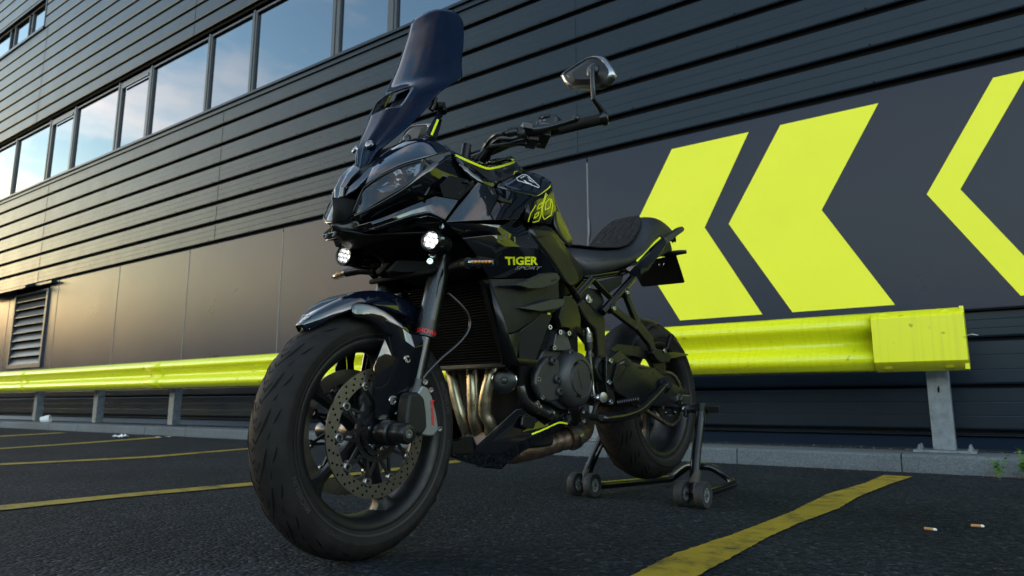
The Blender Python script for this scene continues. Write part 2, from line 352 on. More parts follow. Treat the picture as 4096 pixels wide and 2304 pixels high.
# ================================================================== the setting (local frame: x along the wall, y away from the camera)
WN = 3.95
g = MB(); g.grid([[Vector((x,y,0)) for x in (-180,-60,-20,-8,-3,0,3,10,60,180)] for y in (-180,-60,-20,-6,-2,0,1.5,3.3)])
g.add([(-180,3.3,0),(180,3.3,0),(180,180,0),(-180,180,0)], [(0,1,2,3)])
struct(rotw(g.build('ground', 'asphalt', smooth=0)))
# painted bay lines
def bay(pts_l, pts_r):
    b = MB(); rn = random.Random(len(pts_l)+int(pts_l[0][0]*100))
    def dense(p):
        out = []
        for (a, c) in zip(p[:-1], p[1:]):
            n = max(2, int(math.hypot(c[0]-a[0], c[1]-a[1])/.02))
            out += [(a[0]+(c[0]-a[0])*i/n+rn.uniform(-.0025,.0025), a[1]+(c[1]-a[1])*i/n) for i in range(n)]
        return out+[p[-1]]
    A, B = dense(pts_l), dense(pts_r); n = min(len(A), len(B))
    pick = lambda q, i: q[round(i*(len(q)-1)/(n-1))]
    b.strip([(*pick(A,i), .004) for i in range(n)], [(*pick(B,i), .004) for i in range(n)])
    return struct(rotw(b.build('road_marking', 'line_paint', smooth=0)))
bay([(.765,2.97),(.745,2.5),(.68,1.95),(.675,1.35),(.645,.86),(.604,.49),(.612,.2),(.60,-1.2),(.60,-2.6)], [(.90,2.97),(.845,2.5),(.80,1.95),(.795,1.55),(.752,1.14),(.735,.86),(.731,.4),(.725,-1.2),(.725,-2.6)])
bay([(-1.80,2.9),(-1.68,2.3),(-1.60,1.5),(-1.64,.8),(-1.70,.25),(-1.72,-.2),(-1.72,-2.6)], [(-1.68,2.9),(-1.57,2.3),(-1.49,1.5),(-1.52,.75),(-1.585,.2),(-1.58,-.25),(-1.58,-2.6)])
bay([(-4.02,2.95),(-3.98,2.5),(-3.72,1.45),(-3.74,1.08),(-3.84,.54),(-3.86,-1.),(-3.86,-2.6)], [(-3.88,2.95),(-3.85,2.4),(-3.56,1.35),(-3.61,1.0),(-3.70,.5),(-3.73,-1.),(-3.73,-2.6)])
bay([(-6.62,3.0),(-6.0,1.9),(-5.62,1.1),(-5.6,-.4),(-5.6,-2.6)], [(-6.38,2.95),(-5.82,1.9),(-5.46,1.05),(-5.46,-.4),(-5.46,-2.6)])
bay([(-8.9,2.9),(-8.35,2.05),(-8.2,.5),(-8.2,-2.6)], [(-8.66,2.9),(-8.1,2.0),(-8.05,.5),(-8.05,-2.6)])
bay([(3.05,2.95),(3.0,1.2),(3.0,-2.6)], [(3.17,2.95),(3.12,1.2),(3.12,-2.6)])
# kerb stones with joints
k = MB(); x = -40+.564-.915*10
while x < 12:
    a, b = x+.004, x+.915-.004
    dy = random.uniform(-.004,.004); dz = random.uniform(-.003,.003)
    pr = [(3.262+dy,-.02),(3.262+dy,.02),(3.270+dy,.084+dz),(3.286+dy,.097+dz),(3.44,.099+dz),(3.44,-.02)]
    n = len(pr); k.add([(a,y,z) for y,z in pr]+[(b,y,z) for y,z in pr], [tuple(range(n)), tuple(range(n,2*n))[::-1]]+[(i,(i+1)%n,n+(i+1)%n,n+i) for i in range(n)])
    x += .915
k.add([(-45,3.44,.093),(12,3.44,.093),(12,3.74,.094),(-45,3.74,.094)], [(0,1,2,3)])
k.box((-45,3.275,-.02),(12,3.43,.07))
struct(rotw(k.build('kerb', 'concrete', smooth=0)))
gr = MB(); gr.add([(-45,3.74,.09),(12,3.74,.09),(12,3.96,.10),(-45,3.96,.10)], [(0,1,2,3)])
rn = random.Random(3)
for i in range(2600):
    px = rn.uniform(-9,2.4); py = rn.uniform(3.70,3.93); r = rn.uniform(.003,.010); z = .094+r*.3
    gr.add([(px+r,py,z),(px,py+r,z),(px-r,py,z),(px,py-r,z),(px,py,z+r*rn.uniform(.6,1.2))], [(0,1,4),(1,2,4),(2,3,4),(3,0,4)])
struct(rotw(gr.build('gravel_strip', 'gravel', smooth=0)))
# low line of far hills and woods round the car park (only seen mirrored in glass and paint)
h = MB(); rows = [[], [], []]
for i in range(241):
    a = 2*math.pi*i/240; d = 150+25*math.sin(3*a)
    low = math.exp(-((((a-SUN_AZ+.1)+math.pi)%(2*math.pi)-math.pi)/.45)**2)
    hh = 21-17*low+(9-7*low)*noise.noise(Vector((math.cos(a)*2.5, math.sin(a)*2.5, .3)))+(5-4*low)*noise.noise(Vector((math.cos(a)*9, math.sin(a)*9, 2)))
    for j, t in enumerate((0, .7, 1)): rows[j].append(Vector(((d+t*14)*math.cos(a), (d+t*14)*math.sin(a), max(1, hh)*t-.5)))
h.grid(rows); mat('far_woods', (.018,.026,.012), .9, noise_amt=.5, noise_scale=.2)
struct(h.build('hills', 'far_woods'))
# ------------------------------------------------------------------ the warehouse
BLD = empty('warehouse', (0,0,0), WA, 'dark ribbed metal warehouse with a ribbon of windows and lime chevrons on its wall', 'building')
# everything below goes in with local coordinates of the rotated frame
def bl(mb, name, m, par=None, **kw):
    mb.v = [Matrix.Rotation(WA,4,'Z') @ p for p in mb.v]
    par = par or BLD
    return mb.build(name, m, par, **kw)
def clad(rows, x0, x1, y, name, lines=2, gh=.050, gd=.045):
    c = MB()
    for a, b in zip(rows[:-1], rows[1:]):
        g0 = a+gh
        prof = [(y+gd, a, 1), (y+gd, a+.004, 1), (y+gd, g0-.004, 1), (y+.004, g0, 0)]
        z0, z1 = g0, b
        prof.append((y, g0+.012, 0))
        for q in range(lines):
            zz = z0+(z1-z0)*(q+1)/(lines+1); prof += [(y, zz-.004, 0), (y+.0009, zz, 0), (y, zz+.004, 0)]
        prof += [(y, b-.006, 0), (y+.006, b, 0), (y+gd, b, 1)]
        for (p, q) in zip(prof[:-1], prof[1:]):
            c.cur = 1 if (p[2] or q[2]) and abs(p[0]-(y+gd)) < 1e-6 and abs(q[0]-(y+gd)) < 1e-6 else 0
            c.add([(x0,p[0],p[1]),(x1,p[0],p[1]),(x1,q[0],q[1]),(x0,q[0],q[1])], [(0,1,2,3)])
    return bl(c, name, ['cladding_paint','cladding_groove'], smooth=0, recalc=False)
clad([2.552,2.834,3.119,3.405,3.690,3.975,4.268,4.50], -45, 6.5, WN, 'cladding')
up = [5.955,6.205,6.475,6.743,7.01,7.29,7.562,7.835,8.11]
clad(up, -45, 6.5, WN, 'cladding')
up2 = [8.11+.272*i for i in range(16)]
clad(up2, -14.30, 6.5, WN, 'cladding'); clad([8.92+.272*i for i in range(14)], -45, -14.30, WN, 'cladding')
clad([.16,.196,.474,.766,.952], -45, 6.5, WN+.03, 'cladding', gh=.022, gd=.03)
# sheet joints in the cladding: thin vertical laps
for xx in (-13.1,-7.35,-1.6,4.1):
    j = MB()
    for a, b in zip([2.59,2.87,3.155,3.44,3.726,4.011,4.304],[2.83,3.11,3.40,3.685,3.97,4.26,4.495]): j.box((xx-.004,WN-.0035,a+.016),(xx+.004,WN+.004,b-.01))
    bl(j, 'sheet_lap', 'cladding_paint', smooth=0)
    j = MB()
    for a, b in zip([z+.038 for z in up[:-1]], up[1:]): j.box((xx-1.0-.004,WN-.0035,a+.016),(xx-1.0+.004,WN+.004,b-.01))
    bl(j, 'sheet_lap', 'cladding_paint', smooth=0)
# fixing screws
for zz in [2.60,2.885,3.17,3.455,3.74,4.025]:
    for i in range(14):
        sc = MB(); xx = -8.6+.92*i+(zz*7 % .5)
        sc.lathe((xx,WN-.002,zz+.018),(0,-1,0),[(.006,0),(.005,.004),(1e-4,.005)],6)
        bl(sc, 'fixing_screw', 'cladding_groove', smooth=0)
# sill, flashing, core
f = MB(); f.box((-45,WN-.02,4.503),(6.5,WN+.12,4.56)); f.box((-45,WN-.045,4.563),(6.5,WN+.12,4.60))
f.box((-45,WN+.005,2.548),(6.5,WN+.04,2.556))
bl(f, 'window_sill', 'cladding_paint', bevel=.004)
f = MB(); f.box((-45,WN-.012,.953),(6.5,WN+.03,.965)); bl(f, 'panel_trim', 'cladding_groove', smooth=0)
f = MB(); f.box((-45,WN+.25,.05),(6.5,WN+6,12.7)); bl(f, 'wall', 'cladding_groove', smooth=0)
f = MB(); f.add([(-45,3.90,.105),(6.5,3.90,.105),(6.5,3.985,.17),(-45,3.985,.17)], [(0,1,2,3)]); f.box((-45,3.895,.09),(6.5,3.90,.106)); bl(f, 'base_flashing', 'cladding_paint', smooth=0)
# flat panels
seams = [-1.5-2.13*i for i in range(6)]+[-14.28,-16.4,-18.6,-20.7,-23,-45]
seams = [6.5]+[-1.5,-3.66,-5.813,-7.937,-9.957,-12.144,-14.28,-16.4,-18.6,-20.7,-23,-45]
for a, b in zip(seams[1:], seams[:-1]):
    p = MB()
    if a == -14.28:
        p.box((a+.006,WN,.965),(-13.98,WN+.04,2.548)); p.box((-12.50,WN,.965),(b-.006,WN+.04,2.548)); p.box((-13.98,WN,.965),(-12.50,WN+.04,1.02))
    else: p.box((a+.006,WN,.965),(b-.006,WN+.04,2.548))
    bl(p, 'wall_panel', 'panel_paint', bevel=.003)
for x in seams[1:-1]: s_ = MB(); s_.box((x-.007,WN-.003,.965),(x+.007,WN+.012,2.50)); bl(s_, 'joint_seal', 'sealant', smooth=0)
# dents and loose end of the seal beside the seat
s_ = MB(); s_.tube([(-1.49,WN-.004,1.98),(-1.485,WN-.012,1.86),(-1.50,WN-.006,1.80),(-1.505,WN-.004,1.72)],[.004,.007,.008,.004],6); bl(s_, 'loose_seal', 'sealant')
# louvre with hood
lv = MB()
for i in range(9):
    z = 1.10+.148*i; lv.add([(-13.93,WN-.02,z),(-12.55,WN-.02,z),(-12.55,WN+.05,z+.12),(-13.93,WN+.05,z+.12),(-13.93,WN-.02,z-.012),(-12.55,WN-.02,z-.012)], [(0,1,2,3),(4,5,1,0)])
LV = bl(lv, 'louvre', 'frame_paint', smooth=0)
fr = MB()
for a, b in (((-13.98,WN-.03,1.02),(-13.91,WN+.03,2.44)),((-12.56,WN-.03,1.02),(-12.49,WN+.03,2.44)),((-13.91,WN-.03,1.02),(-12.56,WN+.03,1.09)),((-13.91,WN-.03,2.40),(-12.56,WN+.03,2.44))): fr.box(a,b)
bl(fr, 'louvre_frame', 'frame_paint', bevel=.004)
hd = MB(); hd.add([(-15.6,WN-.24,2.50),(-12.94,WN-.24,2.50),(-12.94,WN-.001,2.60),(-15.6,WN-.001,2.60),(-15.6,WN-.24,2.46),(-12.94,WN-.24,2.46),(-12.94,WN-.001,2.56),(-15.6,WN-.001,2.56)],[(0,1,2,3),(4,7,6,5),(0,4,5,1),(1,5,6,2),(0,3,7,4)])
hd.box((-12.94,WN-.10,2.50),(-12.22,WN-.001,2.54)); bl(hd, 'hood', 'cladding_paint', smooth=0)
# ribbon windows: (left, right, opening?) between mullions
def window(x0, x1, z0, z1, opening=False):
    t = .07 if opening else .035; y = WN+.055
    w_ = MB(); w_.box((x0,y,z0),(x0+t,y+.06,z1)); w_.box((x1-t,y,z0),(x1,y+.06,z1)); w_.box((x0+t,y,z0),(x1-t,y+.06,z0+t)); w_.box((x0+t,y,z1-t),(x1-t,y+.06,z1))
    fo = bl(w_, 'window', 'frame_paint', bevel=.006)
    if opening:
        h_ = MB(); h_.box((x1-.35,y-.015,z0+.02),(x1-.22,y-.001,z0+.045)); bl(h_, 'handle', 'cladding_groove', fo)
        h_ = MB(); h_.box((x0+t+.01,y-.012,z1-t-.05),(x1-t-.01,y-.001,z1-t-.012)); bl(h_, 'vent_strip', 'sealant', fo)
    p_ = MB(); p_.add([(x0+t,y+.035,z0+t),(x1-t,y+.035,z0+t),(x1-t,y+.035,z1-t),(x0+t,y+.035,z1-t)], [(0,1,2,3)])
    bl(p_, 'pane', 'window_glass', fo, smooth=0, recalc=False)
ms = [-24.3,-22.4,-20.4,-18.5,-17.2,-15.15,-13.50,-12.42,-10.74,-9.66,-7.96,-6.84,-5.10,-4.07,-2.4,-.8,.9,2.6,4.3,6]
op = {-13.50,-10.74,-5.10}
for a, b in zip(ms[:-1], ms[1:]): window(a+.02, b-.02, 4.62, 5.90, a in op)
for a in ms: mu_ = MB(); mu_.box((a-.019,WN+.045,4.61),(a+.019,WN+.115,5.92)); bl(mu_, 'mullion', 'frame_paint', bevel=.004)
for a in (-24.6,-22.9,-21.2,-19.5,-17.7,-16.4,-15.36): window(a, min(a+1.25 if a > -17 else a+1.6, -14.33), 8.20, 8.86)
t_ = MB(); t_.box((-45,WN-.03,8.13),(-14.3,WN+.1,8.19)); t_.box((-14.34,WN-.01,8.19),(-14.30,WN+.1,8.92)); t_.box((-45,WN-.01,8.87),(-14.34,WN+.1,8.92)); bl(t_, 'window_sill', 'cladding_paint', bevel=.004)
# chevrons
def k_(s, z): return (1.294+(s-1.294)*1.0729, .366+(z-.366)*1.0729)
def chev(pts):
    c = MB(); c.prism([(x,WN-.003,z) for x,z in pts], (0,.0025,0)); return bl(c, 'chevron_graphic', 'chevron_film', smooth=0)
T_, Q_, B_ = 2.452, 1.748, 1.027
chev([(-.705,T_),(-.080,T_),(-.462,Q_),(-.061,B_),(-.695,B_),(-1.115,Q_)])
chev([(.156,T_),(.815,T_),(.396,Q_),(.800,B_),(.150,B_),(-.272,Q_)])
chev([(1.475,T_),(1.665,T_),(1.232,Q_),(1.66,B_),(1.475,B_),(1.045,Q_)])
# beyond the frame the wall is painted lime as far as its corner; it shows mirrored in the tank sides
for a in (2.25,3.3,4.35,5.4):
    c = MB(); c.box((a+.006,WN-.012,.97),(a+1.044,WN-.001,2.545)); bl(c, 'lime_panel', 'chevron_film', bevel=.003)
for a in (2.9,4.6):
    c = MB(); c.box((a,WN-.03,1.5),(a+.62,WN-.0125,2.15)); w0 = bl(c, 'small_window', 'frame_paint', bevel=.004)
    c = MB(); c.box((a+.05,WN-.034,1.55),(a+.57,WN-.0305,2.10)); bl(c, 'pane', 'window_glass', w0, smooth=0)
# ------------------------------------------------------------------ crash barrier
GR = empty('crash_barrier', (0,0,0), WA, 'lime painted steel crash barrier on galvanised posts along the kerb', 'barrier')
def gl(mb, name, m, par=None, **kw):
    mb.v = [Matrix.Rotation(WA,4,'Z') @ p for p in mb.v]; par = par or GR
    return mb.build(name, m, par, **kw)
wprof = [(3.338,.905),(3.318,.893),(3.278,.867),(3.263,.850),(3.260,.832),(3.266,.812),(3.300,.785),(3.332,.762),(3.340,.748),(3.341,.735),(3.340,.722),(3.332,.708),(3.300,.685),(3.266,.658),(3.260,.638),(3.263,.620),(3.278,.603),(3.318,.577),(3.338,.566)]
b = MB(); xs = [-42+i*1.0 for i in range(43)]+[.80]
b.grid([[Vector((x,y,z)) for (y,z) in wprof] for x in xs])
gl(b, 'beam', 'rail_paint', solid=.004, smooth=60)
for x in (-3.36,-7.36,-11.4,-15.4):      # lapped splices
    b = MB(); b.grid([[Vector((xx,y-.0045,z)) for (y,z) in wprof] for xx in (x-.16,x-.05,x+.05,x+.16)]); gl(b, 'splice', 'rail_paint', solid=.004, smooth=60)
for x in (-3.36,-5.36,-7.36,-9.4,-11.4,-13.4,-15.4,-1.25):
    for dx, z in ((-.11,.79),(.11,.79),(-.11,.68),(.11,.68),(0,.735)):
        y = 3.30 if z != .735 else 3.338
        b = MB(); b.lathe((x+dx,y,z),(0,-1,0),[(.016,0),(.013,.008),(1e-4,.012)],10); gl(b, 'bolt', 'rail_paint')
e_ = MB(); n8 = [(3.345,.905),(3.262,.872),(3.247,.86),(3.247,.612),(3.262,.598),(3.345,.562)]
e_.grid([[Vector((x,y,z)) for (y,z) in n8] for x in (.735,1.19)])
END = gl(e_, 'end_cap', 'rail_paint', solid=.005, bevel=.004, smooth=30)
e_ = MB(); e_.box((1.172,3.262,.562),(1.192,3.36,.907)); e_.add([(1.1925,3.249,.60),(1.1925,3.36,.56),(1.1925,3.36,.906),(1.1925,3.249,.872)],[(0,1,2,3)])
gl(e_, 'end_plate', 'rail_paint', END, smooth=0)
for x in (.80,1.10):
    for (y, z, a) in ((3.300,.8875,(0,-.36,.93)),(3.300,.5815,(0,-.40,-.92))):
        e_ = MB(); e_.lathe((x,y,z),a,[(.026,.0),(.024,.006),(.014,.011),(1e-4,.013)],14); gl(e_, 'cap_bolt', 'rail_paint', END)
e_ = MB(); e_.tube([(1.19,3.30,.745),(1.215,3.27,.75),(1.245,3.28,.742)],.0015,6); gl(e_, 'cable_tie', 'white_paint', END)
for x in (1.02,-1.25,-3.36,-5.36,-7.38,-9.44,-11.5,-13.5,-15.5,-17.5,-19.5):
    q = MB(); q.box((x-.057,3.555,.112),(x+.057,3.561,.86)); q.box((x-.057,3.561,.112),(x-.051,3.66,.86)); q.box((x+.051,3.561,.112),(x+.057,3.66,.86))
    q.box((x-.05,3.345,.65),(x+.05,3.5545,.82))
    P_ = gl(q, 'post', 'galvanised', bevel=.004)
    if abs(x-1.02) < 6:
        q = MB(); q.box((x-.155,3.50,.097),(x+.155,3.72,.112)); gl(q, 'base_plate', 'galvanised', P_, bevel=.002)
        q = MB()
        for dx in (-.125,.125):
            for yy in (3.53,3.69): q.lathe((x+dx,yy,.112),(0,0,1),[(.017,0),(.017,.005),(.011,.005),(.011,.016),(.006,.016),(.006,.03),(1e-4,.03)],6)
        gl(q, 'anchor_bolts', 'galvanised', P_, smooth=0)
        q = MB(); q.add([(x-.005,3.5535,.44),(x+.003,3.5535,.44),(x+.006,3.5535,.475),(x,3.5535,.48),(x-.007,3.5535,.46)],[(0,1,2,3,4)]); gl(q, 'slot', 'dark_hole', P_, smooth=0)
# ------------------------------------------------------------------ small things
def at_w(s, n, z=0): return Matrix.Rotation(WA,4,'Z') @ Vector((s,n,z))
def butt(u, v, ang, L_, lab):
    p = PZ(u, v, .006); o = empty('cigarette_butt', (p.x,p.y,0), ang, lab, 'cigarette butt')
    a = Vector((math.cos(ang), math.sin(ang), 0))
    q = MB(); q.tube([p-a*L_/2, p, p+a*L_*.25],[.0042,.0043,.004],10); q.build('filter', 'filter_tip', o)
    q = MB(); q.tube([p+a*L_*.252, p+a*L_*.45, p+a*L_/2+Vector((0,0,.001))],[.0042,.0038,.0022],10); q.build('paper', 'paper', o)
butt(3722, 2116, R(85), .032, 'cigarette butt with a white paper end on asphalt, nearer the yellow line')
butt(3910, 2103, R(110), .034, 'orange brown cigarette butt on the asphalt, farther from the yellow line')
# cup on the kerb, wrapper on the ground
p = PZ(186, 1680, .13); o = empty('crumpled_cup', (p.x,p.y,.1), 0, 'crumpled white cup lying on top of the kerb', 'litter')
q = MB(); q.lathe(p+Vector((.06,-.05,.0)), (-.8,.6,.15), [(.045,0),(.052,.03),(.058,.07),(.06,.13),(.056,.13),(.05,.03),(1e-4,.01)], 14)
for i, v in enumerate(q.v): q.v[i] = v+Vector(noise.noise_vector(v*25))*.012
q.build('cup', 'paper', o)
p = PZ(483, 1739, .03); q = MB(); rows = []
for i in range(9):
    rows.append([Vector((p.x+(i-4)*.012, p.y+(jj-7)*.016, .012+.05*abs(noise.noise(Vector((i*.5,jj*.4,3))))))-Vector((0,0,.004)) for jj in range(15)])
q.grid(rows); tag(q.build('plastic_wrapper', 'paper', solid=.001), 'crumpled clear white wrapper lying on the asphalt beside the far kerb', 'litter')
for (u, v, lab) in ((633,1749,'small white scrap of paper at the left end of a bay line'),(675,1746,'small bright paper scrap on asphalt beside the kerb, right of its neighbour')):
    p = PZ(u, v, .01); q = MB(); q.grid([[p+Vector((i*.02,jj*.03,.008*noise.noise(Vector((i,jj,u*.1)))+.004)) for jj in range(4)] for i in range(3)])
    tag(q.build('paper_scrap', 'paper', solid=.001), lab, 'litter')
# weeds at the kerb foot
def weed(s, n, h, k, name_lab, seed):
    rn = random.Random(seed); b0 = at_w(s, n, 0); o = empty('weed', b0, 0, name_lab, 'weed', None); lf = MB(); st = MB()
    for i in range(k):
        a = rn.uniform(0, 6.28); lean = rn.uniform(.15,.6); hh = h*rn.uniform(.5,1)
        tip = b0+Vector((math.cos(a)*lean*hh, math.sin(a)*lean*hh, hh)); st.tube([b0+Vector((rn.uniform(-.008,.008),rn.uniform(-.008,.008),0)), (b0+tip)/2+Vector((0,0,hh*.1)), tip],[.0018,.0014,.0008],5)
        for t in [x/9 for x in range(2,10)]:
            c = b0.lerp(tip, t)+Vector((0,0,hh*.1*math.sin(math.pi*t))); la = rn.uniform(0,6.28); l = h*.26*rn.uniform(.6,1.1)*(1.1-t*.45)
            d = Vector((math.cos(la), math.sin(la), rn.uniform(.1,.7))).normalized(); sd_ = d.cross(Vector((0,0,1))).normalized()*l*.34
            lf.add([c, c+d*l*.45+sd_, c+d*l, c+d*l*.45-sd_-Vector((0,0,l*.08))], [(0,1,2),(0,2,3)])
    st.build('stem', 'weed', o); lf.build('leaves', 'weed', o, smooth=0, recalc=False)
weed(1.27, 3.205, .13, 5, 'low broad leaved green weed at the kerb foot, left of the taller weeds', 1)
weed(1.385, 3.20, .17, 8, 'tall feathery green weed growing at the foot of the kerb', 2)
weed(1.475, 3.20, .09, 6, 'small green weed at the kerb foot cut by the right picture edge', 3)
lt = MB(); rn = random.Random(9)
for i in range(420):
    s = rn.uniform(-8,2.2); n = 3.245-abs(rn.gauss(0,.05)); c = at_w(s, n, .004); r = rn.uniform(.003,.011); a = rn.uniform(0,6.28)
    if i > 340: c = at_w(rn.gauss(1.38,.09), 3.21-abs(rn.gauss(0,.02)), .006)
    e1 = Vector((math.cos(a),math.sin(a),rn.uniform(-.2,.4)))*r; e2 = Vector((-math.sin(a),math.cos(a),rn.uniform(-.2,.4)))*r*.5
    lt.add([c-e1, c+e2, c+e1, c-e2], [(0,1,2,3)])
tag(lt.build('leaf_litter', 'leaf_litter', smooth=0, recalc=False), 'dry brown leaf litter and grit lying along the foot of the kerb', 'leaf litter', kind='stuff')
gt = MB(); rn = random.Random(21)
for i in range(1500):
    c = at_w(rn.uniform(-5,2.6), rn.uniform(-.6,3.2), .0035); r = rn.uniform(.0008,.0026)*(1.6 if rn.random() < .05 else 1); a = rn.uniform(0,6.28)
    e1 = Vector((math.cos(a),math.sin(a),0))*r; e2 = Vector((-math.sin(a),math.cos(a),0))*r*.7
    gt.add([c-e1, c+e2, c+e1, c-e2, c+Vector((0,0,r*.8))], [(0,1,4),(1,2,4),(2,3,4),(3,0,4)])
tag(gt.build('loose_grit', 'pale_grit', smooth=0, recalc=False), 'tiny pale stone chips scattered over the asphalt', 'grit', kind='stuff')
# neighbouring wing, out of frame to the right, mirrored in the tank side
# ================================================================== the motorcycle (world axes: x forward, y to its left, z up)
BK = empty('motorcycle', (0,0,0), 0, 'black and lime adventure sport motorcycle with a tall smoked windscreen, propped on a paddock stand', 'motorcycle')
def q(u, v, y): return PY(u, v, y)
def Q(l): return [PY(*t) for t in l]
def flip(mb):
    o = MB(); o.v = [Vector((p.x,-p.y,p.z)) for p in mb.v]; o.f = [f[::-1] for f in mb.f]; o.mi = list(mb.mi); return o
def pair(mb, name, m, par=None, lab=None, **kw):
    par = par or BK; fl = flip(mb); o = mb.build(name, m, par, **kw); o2 = fl.build(name, m, par, **kw); return o, o2
def part(mb, name, m, par=None, **kw): return mb.build(name, m, par or BK, **kw)
def patch(rows, name, m, sub=2, solid=.004, par=None, both=True, **kw):
    mb = MB(); mb.grid([Q(r_) for r_ in rows])
    kw.setdefault('smooth', 60)
    if both: return pair(mb, name, m, par, sub=sub, solid=solid, solid_off=0, recalc=True, **kw)
    return part(mb, name, m, par, sub=sub, solid=solid, solid_off=0, **kw)
def plate(pts, th, name, m, par=None, both=True, bevel=.002, smooth=35, off=(0,-1,0)):
    mb = MB(); mb.prism(Q(pts), Vector(off)*th)
    if both: return pair(mb, name, m, par, bevel=bevel, smooth=smooth)
    return part(mb, name, m, par, bevel=bevel, smooth=smooth)
def facets(vs, fs, name, m, th=.004, par=None, both=True, bevel=0, smooth=20, sub=0):
    mb = MB(); mb.add(Q(vs), fs)
    if both: return pair(mb, name, m, par, solid=th, bevel=bevel, smooth=smooth, sub=sub)
    return part(mb, name, m, par, solid=th, bevel=bevel, smooth=smooth, sub=sub)
def ribbon(pts, wpx, closed=False, lift=.003):      # a painted line: points (u, v, y), width in photograph pixels
    mb = MB(); n = len(pts); A, B = [], []
    for i in range(n):
        a = pts[i-1] if (i > 0 or closed) else pts[i]; b = pts[(i+1) % n] if (i < n-1 or closed) else pts[i]
        dx, dy = b[0]-a[0], b[1]-a[1]; l = math.hypot(dx, dy) or 1; nx, ny = -dy/l, dx/l
        A.append(PY(pts[i][0]+nx*wpx/2, pts[i][1]+ny*wpx/2, pts[i][2]+lift)); B.append(PY(pts[i][0]-nx*wpx/2, pts[i][1]-ny*wpx/2, pts[i][2]+lift))
    if closed: A.append(A[0]); B.append(B[0])
    return mb.strip(A, B)
def itext(txt, quad, ys, shear=0, bold=0, lift=.003):   # text laid on a panel; quad = upper left, upper right, lower right, lower left
    vs, fs = text_mesh(txt, 1, shear, bold)
    x0 = min(v.x for v in vs); x1 = max(v.x for v in vs); y0 = min(v.y for v in vs); y1 = max(v.y for v in vs)
    mb = MB(); out = []
    for v in vs:
        s = (v.x-x0)/(x1-x0); t = 1-(v.y-y0)/(y1-y0)
        bl_ = lambda a, b, c, d: a*(1-s)*(1-t)+b*s*(1-t)+c*s*t+d*(1-s)*t
        out.append(PY(bl_(*[p[0] for p in quad]), bl_(*[p[1] for p in quad]), bl_(*ys)+lift))
    return mb.add(out, fs)
def bolt(c, ax, r=.008, h=.005, name='bolt', m='chrome', par=None, hexs=True):
    mb = MB(); mb.lathe(c, ax, [(r,-.004),(r,h*.7),(r*.85,h),(r*.5,h),(r*.45,h*.4),(1e-4,h*.4)], 14)
    return part(mb, name, m, par, smooth=30)
